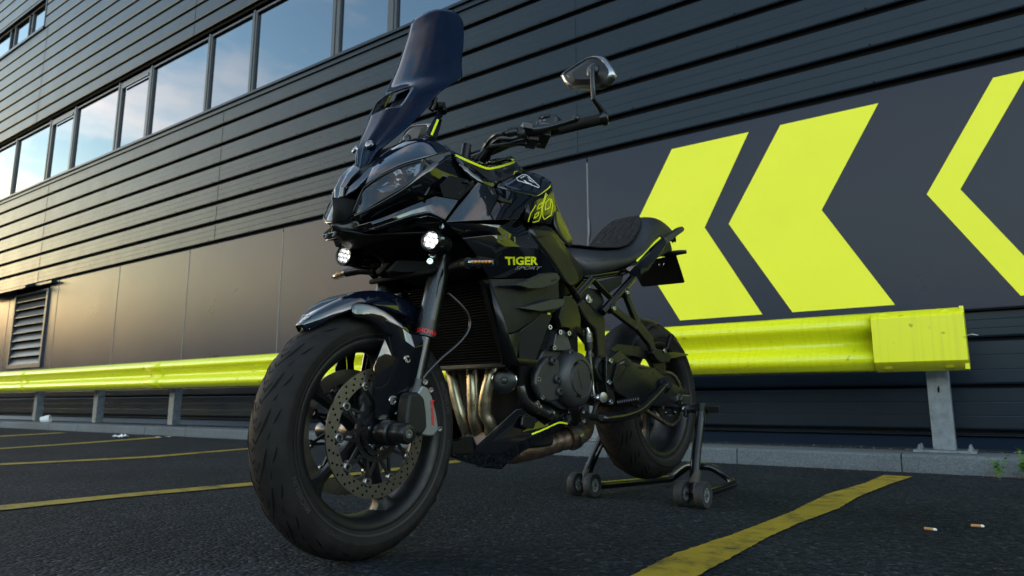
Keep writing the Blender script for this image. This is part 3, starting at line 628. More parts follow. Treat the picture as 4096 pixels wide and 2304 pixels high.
# ---------------------------------------------------------------- wheels
STEER = .0578
def wheel(cx, cz, Rt, wt, st, rear=False):
    rot = Matrix.Translation(Vector((cx,0,cz))) @ Matrix.Rotation(st, 4, 'Z')
    T = lambda mb: (setattr(mb, 'v', [rot @ p for p in mb.v]), mb)[1]
    AX = (0,1,0); Z0 = (0,0,0)
    hw = wt*.5; bw_ = .052 if not rear else .074        # half width of the rim
    rl = .2285
    def crown(a): return (wt/2*math.sin(a)/math.sin(1.45), Rt-wt*.42*(1-math.cos(a)))
    # rim, outer lip to barrel to lip
    pr = [(rl,bw_),(rl+.001,bw_-.004),(.214,bw_-.008),(.205,bw_*.55),(.203,0),(.205,-bw_*.55),(.214,-bw_+.008),(rl+.001,-bw_+.004),(rl,-bw_),(.222,-bw_-.001),(.207,-bw_+.006),(.198,-bw_*.55),(.1955,0),(.198,bw_*.55),(.207,bw_-.006),(.222,bw_+.001)]
    rim = T(MB().lathe(Z0, AX, pr, 96, closed=True)); RM = rim.build('wheel', 'black_metal', BK, smooth=60)
    # tyre
    tp = []
    for i in range(33):
        a = -1.45+2.9*i/32; y, r = crown(a); tp.append((r, y))
    side = lambda s: [(rl+.030 if not rear else rl+.032, s*wt/2*1.002),(rl+.018,s*wt/2*.975),(rl+.008,s*(bw_+.004)),(rl+.002,s*(bw_+.001)),(rl-.006,s*(bw_-.004))]
    tp = side(-1)[::-1]+tp+side(1)
    ty = T(MB().lathe(Z0, AX, tp, 128)); TY = ty.build('tyre', 'rubber', RM, smooth=60)
    # raised bead ring on the sidewalls
    rg = MB()
    for s in (1,-1): rg.lathe(Z0, AX, [(rl+.0065,s*(bw_+.0022)),(rl+.0095,s*(bw_+.0065)),(rl+.012,s*(bw_+.0068))], 96)
    T(rg).build('bead_ring', 'rubber_raised', TY, smooth=60)
    # tread grooves: strips lying on the crown
    g = MB(); nG = 22 if not rear else 20; k = 2*math.pi/nG
    def on(th, a, lift=.0004):
        y, r = crown(a); r += lift; return Vector((r*math.cos(th), y, r*math.sin(th)))
    def cut(path, ws):
        A, B = [], []
        P = [on(t, a) for t, a in path]
        for i, (t, a) in enumerate(path):
            d = (P[min(i+1,len(P)-1)]-P[max(i-1,0)]).normalized(); n = (P[i]-Vector((0,P[i].y*.3,0))).normalized(); sd = d.cross(n).normalized()*ws[i]
            A.append(P[i]+sd); B.append(P[i]-sd)
        g.strip(A, B)
    def seg(p0, p1, n): return [(p0[0]+(p1[0]-p0[0])*i/n, p0[1]+(p1[1]-p0[1])*i/n) for i in range(n+1)]
    for i in range(nG):
        for s in (1,-1):
            t0 = i*k+(0 if s > 0 else k/2)
            # long teardrop cut
            p = seg((t0,s*.28),(t0+.07,s*.40),3)+seg((t0+.07,s*.40),(t0+.20,s*.60),5)[1:]
            cut(p, [.0008,.0016,.0028,.0042,.0048,.0046,.0038,.0026,.001])
            # thin chevron line joining across the centre
            p = seg((t0+.015,s*.30),(t0-.055,s*.10),3)+seg((t0-.055,s*.10),(t0-.02,s*-.06),3)[1:]
            cut(p, [.0013]*7)
            p = seg((t0+.10,s*.30),(t0+.03,s*.10),3)+seg((t0+.03,s*.10),(t0+.065,s*-.05),3)[1:]
            cut(p, [.0012]*7)
            # shoulder cut
            p = seg((t0+.09,s*.80),(t0+.21,s*1.0),5); cut(p, [.0008,.0030,.004,.0038,.0025,.0007])
            p = seg((t0-.03,s*.62),(t0+.03,s*.72),4); cut(p, [.0008,.0014,.0014,.0012,.0006])
            if rear: cut(seg((t0+.02,s*.55),(t0+.22,s*.80),6), [.0012,.003,.0045,.0045,.0035,.002,.001])
    T(g).build('tread_pattern', 'rubber_dark', TY, smooth=0, recalc=False)
    # sidewall lettering
    L_ = MB()
    def ring_text(txt, th, size, r0, bold=0):
        vs, fs = text_mesh(txt, size, 0, bold, 1.15); o = []
        for v in vs:
            r = r0+v.y; a = th+v.x/r0; tt = (r-(rl+.018))/.012; tt = max(0,min(1,tt))
            y = wt/2*(.975+.027*tt)+.0008
            if r < rl+.018: y = (bw_+.004)+(wt/2*.975-bw_-.004)*(r-rl-.008)/.010+.0008
            o.append(Vector((r*math.cos(a), y, r*math.sin(a))))
        L_.add(o, fs)
    if not rear:
        ring_text('MICHELIN', R(160), .018, .2515, .0006); ring_text('ROAD 5', R(192), .013, .2515); ring_text('2CT', R(212), .014, .2515)
        ring_text('120/70 ZR 17', R(252), .009, .2515); ring_text('MICHELIN', R(330), .018, .2515, .0006); ring_text('ROAD 5', R(300), .012, .2515)
    else:
        ring_text('ROAD 5', R(190), .013, .2515); ring_text('MICHELIN', R(160), .018, .2515, .0006); ring_text('MICHELIN', R(330), .018, .2515, .0006)
    T(L_).build('sidewall_lettering', 'rubber_raised', TY, smooth=0, recalc=False)
    # hub and five spokes
    h = MB().lathe(Z0, AX, [(1e-4,.055),(.030,.055),(.036,.045),(.040,0),(.036,-.045),(.030,-.055),(1e-4,-.055)], 40); T(h).build('hub', 'black_metal', RM)
    base = R(104) if not rear else R(60)
    for i in range(5):
        a = base+i*2*math.pi/5; s_ = MB(); rows = []
        for (r, w_, d) in ((.034,.020,.030),(.07,.013,.024),(.12,.0105,.018),(.165,.012,.020),(.188,.024,.030),(.1985,.040,.036)):
            c = Vector((math.cos(a)*r,0,math.sin(a)*r)); tt = Vector((-math.sin(a),0,math.cos(a)))
            rows.append([c+tt*w_*math.cos(b)+Vector((0,1,0))*d*math.sin(b) for b in [R(x) for x in (20,60,120,160,200,240,300,340,380)]])
        s_.grid(rows); T(s_).build('spoke', 'black_metal', RM, smooth=50)
    return RM, T, rot
FWH, TF, rotF = wheel(0, .30, .300, .120, STEER)
# front discs: band, drilled holes, carrier with bobbins
def disc(s, yc, T, r1=.155, r0=.122, nb=10, ph=.25, abs_=False):
    AX = (0,1,0)
    d = MB().lathe((0,yc,0), AX, [(r0,-.0025),(r1,-.0025),(r1,.0025),(r0,.0025)], 96, closed=True)
    D = T(d).build('brake_disc', 'disc_steel', BK, smooth=30)
    h = MB()
    for i in range(nb*3):
        for j, r in enumerate((.1285,.1385,.1485)):
            a = ph+(i+j*.33)*2*math.pi/(nb*3); h.lathe((r*math.cos(a), yc+s*.0026, r*math.sin(a)), AX, [(1e-4,0),(.0032,0),(.0032,.0003*s),(1e-4,.0003*s)], 8)
    T(h).build('drilled_holes', 'dark_hole', D, smooth=0)
    c = MB().lathe((0,yc,0), AX, [(.058,-.003),(.070,-.003),(.070,.003),(.058,.003)], 48, closed=True)
    for i in range(nb):
        a = ph+.3+i*2*math.pi/nb
        for da in (-.16,.16):
            p0 = Vector((.066*math.cos(a+da*1.3), yc, .066*math.sin(a+da*1.3))); p1 = Vector((.116*math.cos(a), yc, .116*math.sin(a)))
            t = (p1-p0).normalized(); n = Vector((0,1,0)).cross(t)
            c.obox((p0+p1)/2, t*(p1-p0).length/2, Vector((0,.0025,0)), n*.0035)
    T(c).build('carrier', 'black_metal', D, smooth=30)
    for i in range(nb):
        a = ph+.3+i*2*math.pi/nb; cc = (.1185*math.cos(a), yc+s*.003, .1185*math.sin(a))
        b = MB().lathe(cc, (0,s,0), [(.0112,-.006),(.0112,.0018),(.0095,.0032),(.0065,.0032),(.0055,.001),(.0055,-.002)], 20); T(b).build('bobbin', 'titanium', D, smooth=35)
    return D
DL = disc(1, .053, TF); DR = disc(-1, -.053, TF, ph=.1)
# toothed sensor ring and hub bolts on the near side
rg = MB().lathe((0,.062,0), (0,1,0), [(.044,-.002),(.052,-.002),(.052,.002),(.044,.002)], 60, closed=True)
for i in range(48):
    a = i*2*math.pi/48; rg.obox((.0475*math.cos(a)*1.12,.0635,.0475*math.sin(a)*1.12), (.0045*math.cos(a),0,.0045*math.sin(a)), (0,.0012,0), (-.0016*math.sin(a),0,.0016*math.cos(a)))
TF(rg).build('sensor_ring', 'black_metal', DL, smooth=20)
for i in range(5):
    a = R(20)+i*2*math.pi/5; b = MB().lathe((.037*math.cos(a)*1.05,.060,.037*math.sin(a)*1.05), (0,1,0), [(.0075,-.004),(.0075,.004),(.0035,.004),(.003,.001),(1e-4,.001)], 12); TF(b).build('disc_bolt', 'chrome', DL)
# ---------------------------------------------------------------- forks
def fork():
    top = q(1772,1010,.105); c1 = q(1757,1075,.105); c2 = q(1713,1285,.105)
    ax = (c1-c2).normalized()
    u_ = MB().tube([c2, c2+(c1-c2)*.5, c1, c1+ax*.06], [.0265,.0265,.0265,.0265], 28); f = pair(u_, 'fork_tube', 'carbon', smooth=60)
    e = c2
    k1 = MB().tube([e+ax*.001, e-ax*.012], .0262, 28); pair(k1, 'fork_collar', 'satin_black', smooth=60)
    k2 = MB().tube([e-ax*.0125, e-ax*.045], .0275, 28); kk = pair(k2, 'dust_seal', 'satin_black', smooth=60)
    lower = q(1636,1690,.100)
    lo = e-ax*.045; ex = (lower-lo); st = MB().tube([lo, lo+ex*.55], .0195, 24); pair(st, 'stanchion', 'gloss_tube', smooth=60)
    ca = MB().tube([lo+ex*.50, lo+ex*.62, lo+ex*.78, lo+ex*.93, lo+ex*1.03], [.0205,.023,.025,.029,.024], 20); pair(ca, 'fork_foot', 'satin_black', smooth=60)
    return c1, c2, ax, lo, ex
C1, C2, FAX, LO, EX = fork()
tx = MB(); vs, fs = text_mesh('SHOWA', .0165, 0, .0003)
cc = C2-FAX*.034; nrm = Vector((.55,.83,0)); nrm = (nrm-FAX*nrm.dot(FAX)).normalized(); sd = FAX.cross(nrm).normalized()
tx.add([cc+FAX*v.y+(nrm*math.cos(v.x/.028)-sd*-math.sin(v.x/.028)*1.0)*.0281 if False else cc+FAX*v.y+nrm*(math.cos(v.x/.0281)*.0281)+sd*(math.sin(v.x/.0281)*.0281) for v in vs], fs)
part(tx, 'lettering', 'red_paint', smooth=0, recalc=False)
# axle clamp, bobbin, hub spindle
a_ = MB().lathe((0,.066,.30), (0,1,0), [(1e-4,0),(.022,0),(.022,.018),(.030,.022),(.030,.050),(.026,.054),(1e-4,.054)], 28); pair(a_, 'axle_clamp', 'satin_black', smooth=40)
a_ = MB().lathe((0,.120,.30), (0,1,0), [(.021,0),(.024,.008),(.025,.046),(.021,.054),(.012,.055),(.012,.048),(1e-4,.048)], 28); bobs = pair(a_, 'axle_slider', 'satin_black', smooth=40)
a_ = MB().lathe((0,.168,.30), (0,1,0), [(.0105,0),(.0105,.0055),(.005,.0055),(.0045,.002),(1e-4,.002)], 18); pair(a_, 'slider_bolt', 'titanium', smooth=30)
w_ = MB().obox((-.038,.088,.292), (.045,0,-.004), (0,.014,0), (.002,0,.016)); pair(w_, 'clamp_foot', 'satin_black', bevel=.006)
# calipers
cal = [(1691,1541,.085),(1712,1549,.085),(1730,1585,.085),(1746,1650,.085),(1757,1718,.085),(1736,1744,.085),(1712,1745,.085),(1680,1738,.085),(1668,1700,.085),(1660,1640,.085),(1664,1585,.085)]
CL = plate([(a,b,.135) for a,b,c in cal], .055, 'brake_caliper', 'caliper_grey', bevel=.005)
pc = [(1640,1575,.10),(1676,1566,.10),(1700,1592,.10),(1708,1650,.10),(1712,1712,.10),(1690,1742,.10),(1640,1735,.10),(1625,1700,.10),(1630,1640,.10)]
mbp = MB(); mbp.prism(Q([(a,b,.150) for a,b,c in pc]), (0,-.040,0)); pair(mbp, 'caliper_cover', 'matte_black', bevel=.008)
t_ = itext('brembo', [(1738,1600),(1742,1700),(1728,1702),(1722,1602)], (.135,)*4, 0, .02, .002)
t_.build('lettering', 'red_paint', CL[0], smooth=0, recalc=False)
for (u,v) in ((1757,1715),(1722,1560),(1700,1528)): bolt(q(u,v,.125), (.5,.86,0), .008, .006, par=CL[0])
# ---------------------------------------------------------------- front mudguard
rows = []
for i in range(15):
    ph = R(50+(124-50)*i/14); t = i/14
    rr = .322+.034*math.sin(min(1,t*1.5)*math.pi/2)-.004*t; w_ = (.012+.058*min(1,t*3.2)**.7); dr = .034*min(1,t*1.6)**1.2+.012
    row = []
    for s in (-1.0,-.93,-.72,-.45,0,.45,.72,.93,1.0):
        k = abs(s); r = rr+(-.004*k*k if k < .8 else -.010-(k-.9)*dr*4.0 if k < .95 else -.012-dr)
        if k == .93: r = rr-.014
        row.append(rotF @ Vector((r*math.cos(ph), w_*s/(.93 if k > .9 else 1)*(1 if k < .95 else .98), r*math.sin(ph))))
    rows.append(row)
mg = MB().grid(rows); MG = part(mg, 'mudguard', 'navy_black', sub=2, solid=.003, smooth=80)
# side blade in front of the fork leg
bl_v = [(1440,1264,0.070),(1535,1272,0.092),(1598,1303,0.110),(1640,1338,0.124),(1684,1345,0.126),(1500,1290,0.074),(1552,1322,0.092),(1602,1350,0.113),(1656,1390,0.135),(1690,1382,0.133),(1541,1352,0.080),(1568,1420,0.092),(1604,1438,0.108),(1644,1446,0.127),(1674,1432,0.129),(1494,1466,0.076),(1536,1480,0.086),(1580,1500,0.096),(1632,1535,0.113),(1654,1530,0.117),(1496,1570,0.072),(1534,1575,0.081),(1570,1590,0.088),(1610,1610,0.098),(1632,1600,0.102),(1500,1672,0.070),(1532,1692,0.076),(1560,1668,0.081),(1592,1640,0.088),(1606,1630,0.090)]
fs = [(r*5+c, r*5+c+1, r*5+c+6, r*5+c+5) for r in range(5) for c in range(4)]
MBD = facets(bl_v, fs, 'fork_guard', 'gloss_black', .004, bevel=.002, smooth=25)
bolt(q(1628,1437,.121), (.3,.95,0), .010, .006, par=MBD[0]); bolt(q(1571,1603,.090), (.3,.95,0), .012, .006, par=MBD[0])
bd = ribbon([(1204,1270,0),(1222,1268,0),(1241,1256,0),(1231,1249,0),(1209,1262,0)], 2.5, True, .0); 
ms = [[(1408,1212,.074),(1440,1206,.078),(1500,1215,.084),(1580,1258,.101),(1652,1336,.123)],
      [(1408,1242,.076),(1448,1236,.080),(1497,1246,.086),(1560,1284,.100),(1615,1342,.113)],
      [(1408,1271,.078),(1440,1270,.080),(1482,1281,.083),(1520,1312,.088),(1541,1354,.092)]]
patch(ms, 'mudguard_side', 'gloss_black', sub=1, solid=.003)
# badge on the tip of the mudguard: small outlined shield
def on_guard(u, v):
    best = None; d = ray(u, v).normalized()
    for i in range(400):
        p = CAMP+d*(.9+i*.002); l = rotF.inverted() @ p; r = math.hypot(l.x, l.z)
        ph = math.degrees(math.atan2(l.z, l.x)); t = (ph-50)/74
        if t < 0: continue
        rr = .322+.034*math.sin(min(1,t*1.5)*math.pi/2)-.004*t
        if r < rr+.0005: return CAMP+d*(.9+i*.002-.0035)
    return None
def guard_ribbon(pts, w_):
    A, B = [], []; n = len(pts)
    for i in range(n):
        a, b = pts[i-1], pts[(i+1)%n]; dx, dy = b[0]-a[0], b[1]-a[1]; l = math.hypot(dx, dy)
        pa, pb = on_guard(pts[i][0]-dy/l*w_/2, pts[i][1]+dx/l*w_/2), on_guard(pts[i][0]+dy/l*w_/2, pts[i][1]-dx/l*w_/2)
        if pa is None or pb is None: return MB()
        A.append(pa); B.append(pb)
    return MB().strip(A+A[:1], B+B[:1])
gb = guard_ribbon([(1204,1276),(1212,1262),(1236,1255),(1243,1258),(1232,1268),(1216,1276)], 2.4)
if gb.v: gb.build('badge', 'silver_text', MG, smooth=0, recalc=False)
# brake hose
MBh = MB().tube([q(1785,1165,.11), q(1830,1205,.13), q(1872,1248,.14), q(1885,1290,.14), q(1872,1335,.14), q(1820,1390,.135), q(1765,1430,.13), q(1720,1480,.125), q(1690,1510,.12), q(1694,1530,.12)], .0042, 10); part(MBh, 'brake_hose', 'cable', smooth=80, sub=1)
# ---------------------------------------------------------------- lower yoke, light bar
y1 = MB(); y1.obox((-.135,0,.715), (.040,0,-.012), (0,.125,0), (.002,0,.007)); part(y1, 'lower_yoke', 'dark_void', bevel=.008)
brk = plate([(1560,1085,.03),(1600,1040,.03),(1700,1045,.10),(1760,1050,.11),(1790,1060,.12),(1770,1078,.12),(1620,1090,.05)], .02, 'light_bracket', 'dark_void')
for u, v in ((1731,1020),(1721,1046)): bolt(q(u,v,.145), (.75,.66,0), .009, .006)
for u, v in ((1558,1038),(1552,1060)): bolt(q(u,v,-.10), (.75,.66,0), .010, .006)
# ---------------------------------------------------------------- fog lamps
for s in (1,-1):
    c = q(1722,960,.17) if s > 0 else q(1374,1022,-.17)
    a = Vector((.97,.22,.0)).normalized()
    L_ = MB().lathe(c, a, [(.0272,.002),(.0285,0),(.0285,-.010),(.0268,-.013),(.0268,-.021),(.0256,-.023)]+sum([[(.0256,-.025-i*.0055),(.0256,-.028-i*.0055),(.022,-.0285-i*.0055),(.022,-.030-i*.0055)] for i in range(6)],[])+[(.024,-.062),(.018,-.070),(1e-4,-.070)], 40)
    LB = part(L_, 'fog_lamp', 'satin_black', smooth=35)
    L_ = MB().lathe(c, a, [(.0272,.002),(.0235,.001),(.0228,-.005)], 40); L_.build('bezel', 'satin_black', LB)
    L_ = MB().lathe(c, a, [(1e-4,.0002),(.012,.0001),(.0227,-.0006)], 30); L_.build('lens', 'clear_lens', LB, smooth=60)
    L_ = MB().lathe(c, a, [(.0228,-.0015),(.0215,-.010),(.010,-.015),(1e-4,-.015)], 30); L_.build('reflector_bowl', 'lamp_reflector', LB)
    u1 = a.cross(Vector((0,0,1))).normalized(); u2 = u1.cross(a)
    for k in range(7):
        o = Vector((0,0,0)) if k == 6 else (u1*math.cos(k*math.pi/3+.3)+u2*math.sin(k*math.pi/3+.3))*.0142
        m_ = MB().lathe(c-a*.0018+o, a, [(.0074,0),(.0066,-.004),(.0045,-.008),(.0015,-.010)], 16); m_.build('reflector', 'lamp_reflector', LB, smooth=60)
        m_ = MB().lathe(c-a*.009+o, a, [(.0030,-.002),(.0022,.001),(1e-4,.002)], 8); m_.build('led', 'led_sky_glint', LB)
    b_ = MB().obox(c-a*.035+Vector((0,0,.033)), a*.010, u1*.014, Vector((0,0,.010))); b_.build('lamp_bracket', 'satin_black', LB, bevel=.003)
    bolt(c-a*.02+Vector((0,.022,.034)), (.5,.8,.1), .007, .005, par=LB)
    if s > 0: FOG = LB
# ---------------------------------------------------------------- indicators
for s in (1,-1):
    pts = [q(1875,1052,.26), q(1990,1050,.33)] if s > 0 else [q(1385,1090,-.24), q(1332,1110,-.32)]
    stem = MB().tube([q(1810,1070,.16), q(1845,1054,.22), pts[0]], [.012,.012,.014], 14) if s > 0 else MB().tube([q(1500,1085,-.14), q(1440,1080,-.19), pts[0]], [.012,.013,.013], 14)
    IS = part(stem, 'indicator', 'satin_black', smooth=60)
    d = (pts[1]-pts[0]); 
    ls = MB().tube([pts[0]-d*.12, pts[0], pts[0]+d*.35, pts[0]+d*.75, pts[1]], [.010,.0135,.0145,.0125,.006], 20); 
    for i, v in enumerate(ls.v): ls.v[i] = Vector((v.x, v.y, pts[0].z+(v.z-pts[0].z)*.85))
    ls.build('lens', 'clear_lens', IS, smooth=70)
    cr_ = MB().tube([pts[0]+d*.02, pts[0]+d*.85], [.0085,.006], 14); cr_.build('reflector_strip', 'chrome', IS, smooth=70)
    for k in range(6):
        am = MB().lathe(pts[0]+d*(.12+k*.12)+Vector((.006,.006,.0)), (.7,.7,0), [(1e-4,.006),(.0035,.004),(.0035,0)], 8); am.build('led', 'amber', IS)
# ---------------------------------------------------------------- radiator
x0r, x1r = -.262, -.352
rd = MB()
for i in range(30):
    t = i/29; z = .700-.215*t; x = x0r+(x1r-x0r)*t
    rd.box((x-.012,-.158,z-.0013),(x+.003,.158,z+.0013))
RD = part(rd, 'radiator', 'radiator_fin', smooth=0)
rb = MB().add([(x0r-.016,-.16,.705),(x0r-.016,.16,.705),(x1r-.016,.16,.480),(x1r-.016,-.16,.480)], [(0,1,2,3)]); rb.build('core', 'dark_void', RD, smooth=0)
for s in (1,-1): rb = MB().obox(((x0r+x1r)/2,s*.170,.592), (.045,0,-.1125), (0,.011,0), (.014,0,.006)); 
rb = MB().obox((x1r,0,.474), (.012,0,0), (0,.170,0), (0,0,.007)); rb.build('lower_tank', 'satin_black', RD, bevel=.003)
for s in (1,-1): rb = MB().obox(((x0r+x1r)/2,s*.168,.590), (.048,0,.113), (0,.009,0), (.014,0,-.006)); rb.build('side_tank', 'satin_black', RD, bevel=.003)
# ---------------------------------------------------------------- horn
c = q(2017,1523,.125); hn = MB().lathe(c, (.80,.60,0), [(.034,-.012),(.0365,-.006),(.0365,0),(.034,.002)], 36, closed=True); HN = part(hn, 'horn', 'chrome', smooth=40)
hn = MB().lathe(c, (.80,.60,0), [(.034,0),(.026,.004),(.010,.004),(.008,.008),(1e-4,.009)], 36); hn.build('horn_dome', 'satin_black', HN, smooth=30)
# ---------------------------------------------------------------- exhaust headers
def curve(pts, n=6):
    P = [Vector(p) for p in pts]; P = [P[0]*2-P[1]]+P+[P[-1]*2-P[-2]]; out = []
    for i in range(1, len(P)-2):
        for k in range(n):
            t = k/n; a, b, c_, d = P[i-1], P[i], P[i+1], P[i+2]
            out.append(.5*((2*b)+(c_-a)*t+(2*a-5*b+4*c_-d)*t*t+(3*b-a-3*c_+d)*t**3))
    return out+[P[-2]]
hp = [[(1800,1440,-.43),(1808,1500,-.42),(1828,1598,-.42),(1852,1680,-.43),(1872,1745,-.46)],
      [(1888,1440,-.42),(1890,1530,-.41),(1893,1600,-.41),(1898,1680,-.42),(1916,1745,-.45)],
      [(1975,1440,-.42),(1960,1510,-.405),(1942,1590,-.40),(1940,1655,-.41),(1962,1700,-.43),(1958,1750,-.46)]]
for l in hp: part(MB().tube(curve([PX(*p_) for p_ in l]), .0182, 22), 'exhaust_header', 'exhaust', smooth=80)
cb = MB().tube([PX(1868,1742,-.45), PX(1900,1758,-.45), PX(1940,1742,-.45)], [.012,.017,.014], 14); part(cb, 'header_flange', 'exhaust_rust', smooth=60)
hp = curve([q(1915,1765,0), q(2010,1808,.01), q(2110,1798,.03), q(2200,1774,.05), q(2262,1754,.06)], 8); nH = len(hp)
part(MB().tube(hp, [.028+.007*min(1,i/10)+.0012*math.sin(i*1.7) for i in range(nH)], 26), 'exhaust_pipe', 'exhaust_rust', smooth=80)
part(MB().tube(curve([q(2262,1754,.06), q(2300,1742,.06), q(2330,1720,.04), q(2338,1685,.0)], 6), .037, 24), 'exhaust_pipe', 'exhaust_rust', smooth=80)
part(MB().tube([q(2282,1753,.06), q(2296,1746,.06)], .0415, 28), 'exhaust_clamp', 'titanium', smooth=40)
DEC = []
def hit(u, v, bv):
    d = ray(u, v).normalized(); best = None
    for t in bv:
        h_ = t.ray_cast(CAMP, d, 5)
        if h_[0] is not None and (best is None or h_[3] < best): best = h_[3]
    return None if best is None else CAMP+d*(best-.0012)
def later_ribbon(on, pts, w_, name, m, closed=False): DEC.append(('r', on, pts, w_, name, m, closed))
def later_poly(on, pts, name, m): DEC.append(('p', on, pts, 0, name, m, False))
def later_text(on, txt, quad, name, m, shear=0, bold=0): DEC.append(('t', on, (txt, quad, shear, bold), 0, name, m, False))
# ---------------------------------------------------------------- windscreen
sr = [(1830,48,.098,.052,.006),(1857,90,.120,.062,.006),(1856,130,.127,.066,.003),(1854,195,.138,.068,0),(1842,277,.154,.070,0),(1859,306,.178,.076,0),(1800,338,.160,.070,0),(1752,368,.144,.066,0),(1718,420,.133,.062,0),(1685,455,.121,.055,0),(1635,505,.101,.047,0),(1560,567,.072,.034,0),(1517,602,.050,.022,0),(1485,651,.032,.014,-.006),(1452,686,.016,.008,-.012)]
SS = [-1,-.9,-.72,-.5,-.3,-.12,0,.12,.3,.5,.72,.9,1]
rows = []
for (u, v, y, b, c) in sr:
    e = q(u, v, y); r_ = []
    for s in SS:
        k = 1-abs(s)**(3.2 if v < 300 else 2.4); x = e.x+b*k
        r_.append(Vector((x, y*s, e.z+c*(1-abs(s)**5))))
    rows.append(r_)
# valleys pressed into the lower half
for i in range(7, 14):
    for j, s in enumerate(SS):
        if abs(abs(s)-.5) < .01: rows[i][j].x -= .010
        if abs(abs(s)-.3) < .01: rows[i][j].x += .003
ms_ = MB(); k = len(SS); flat = [p for r_ in rows for p in r_]; fs = []
for i in range(len(rows)-1):
    for j in range(k-1):
        if 6 <= i < 8 and 3 <= j <= 8: continue       # the opening
        fs.append((i*k+j, i*k+j+1, (i+1)*k+j+1, (i+1)*k+j))
ms_.add(flat, fs); WS = part(ms_, 'windscreen', 'smoke_screen', sub=2, smooth=180, solid=.0035)
for s in (1,-1):
    c = q(1662,396,.07); c = Vector((c.x+.004, s*.07, c.z)); mb = MB().lathe(c, (.85,.2*s,.45), [(.014,-.004),(.013,.002),(.009,.004),(.0088,.006),(.005,.006),(.004,.003),(1e-4,.003)], 18); mb.build('screen_bolt', 'titanium', WS)
    c = q(1481,577,.030); c = Vector((c.x+.004, s*.030, c.z)); mb = MB().lathe(c, (.85,.2*s,.45), [(.012,-.004),(.011,.002),(.008,.004),(.005,.004),(.004,.002),(1e-4,.002)], 18); mb.build('screen_bolt', 'titanium', WS)
itext('OTTTA', [(1535,452),(1570,452),(1566,459),(1530,462)], (.012,.02,.02,.012), .3, .0, .012).build('lettering', 'silver_text', WS, smooth=0, recalc=False)
# bracket behind the screen and the two upright fins
plate([(1600,395,.0),(1640,352,.03),(1636,420,.03),(1570,470,.0),(1545,470,.0)], .03, 'screen_bracket', 'satin_black', both=True)
pl = [(1700,545,.14),(1745,465,.115),(1760,432,.11),(1776,428,.11),(1772,470,.118),(1765,475,.118),(1722,542,.145)]
plate(pl, .006, 'screen_strut', 'navy_black')
plate([(1722,545,.146),(1757,473,.120),(1770,476,.116),(1764,505,.125),(1748,556,.142)], .012, 'screen_strut_cap', 'gloss_black')
mb = ribbon([(1726,540,.147),(1752,478,.121)], 9, False, .001); pair(mb, 'lime_insert', 'lime', smooth=0)
mb = MB().tube([q(1738,388,.115), q(1735,420,.11), q(1724,440,.105)], .009, 12); pair(mb, 'screen_arm', 'satin_black')
mb = MB().tube([q(1742,425,.11), q(1768,425,.11), q(1774,450,.12)], [.012,.014,.010], 12); pair(mb, 'adjuster_knob', 'satin_black')
def ns(p): u, v, y = p; return (u, v, max(min(y,.012), y-.020*max(0,min(1,(1500-u)/95))) if y > 0 else y)
def NS(r_): return [ns(p) if len(p) == 3 and not isinstance(p[0], (list, tuple)) else NS(p) for p in r_]
# ---------------------------------------------------------------- nose cowl
top = [[(1452,750,.055),(1510,707,.085),(1575,674,.115),(1630,651,.145),(1684,637,.172),(1740,618,.185),(1804,602,.178)],
       [(1444,742,.046),(1500,692,.076),(1562,654,.104),(1615,630,.130),(1670,610,.155),(1735,590,.168),(1800,598,.166)],
       [(1440,735,.036),(1488,676,.058),(1545,632,.080),(1602,597,.104),(1655,576,.130),(1725,562,.150),(1790,590,.158)],
       [(1436,728,.026),(1470,672,.034),(1540,610,.050),(1600,570,.075),(1650,555,.105),(1712,549,.138),(1780,583,.148)]]
patch(NS(top), 'upper_cowl', 'navy_black', sub=2)
# central deck under the screen
e_ = [q(1436,728,.026), q(1470,672,.034), q(1540,610,.050), q(1600,570,.075), q(1650,555,.105)]
dk = MB().grid([[Vector((p.x+.02*(1-abs(s)), p.y*s, p.z-.012*(1-abs(s)))) for s in (-1,-.5,0,.5,1)] for p in e_]); part(dk, 'dash_deck', 'matte_black', solid=.004, sub=1)
# prow
pv = [(1350,794,0),(1376,786,.026),(1334,765,-.026),(1398,715,.024),(1395,690,0)]
b0, b1, b2 = q(1352,795,0), q(1374,786,.020), q(1366,800,.006)
ridge = [q(1352,796,0), q(1362,745,0), q(1392,690,0), q(1425,655,0)]
eL = [q(1374,788,.018), q(1378,748,.024), q(1405,705,.030), q(1440,672,.034)]
pr_ = MB().grid([[Vector((l.x,-l.y,l.z)), Vector(((l.x+r_.x)/2+.006,-l.y*.45,(l.z+r_.z)/2)), r_, Vector(((l.x+r_.x)/2+.006,l.y*.45,(l.z+r_.z)/2)), l] for r_, l in zip(ridge, eL)])
part(pr_, 'prow', 'prow_sky_grey', solid=.008, bevel=.003, smooth=25)
facets([(1380,783,.030),(1396,747,.034),(1436,712,.040),(1476,672,.046),(1510,651,.050),(1502,668,.054),(1458,720,.050),(1428,752,.046)], [(0,1,6,7),(1,2,6),(2,3,5,6),(3,4,5)], 'prow_blade', 'prow_sky_grey', .010, bevel=.002)
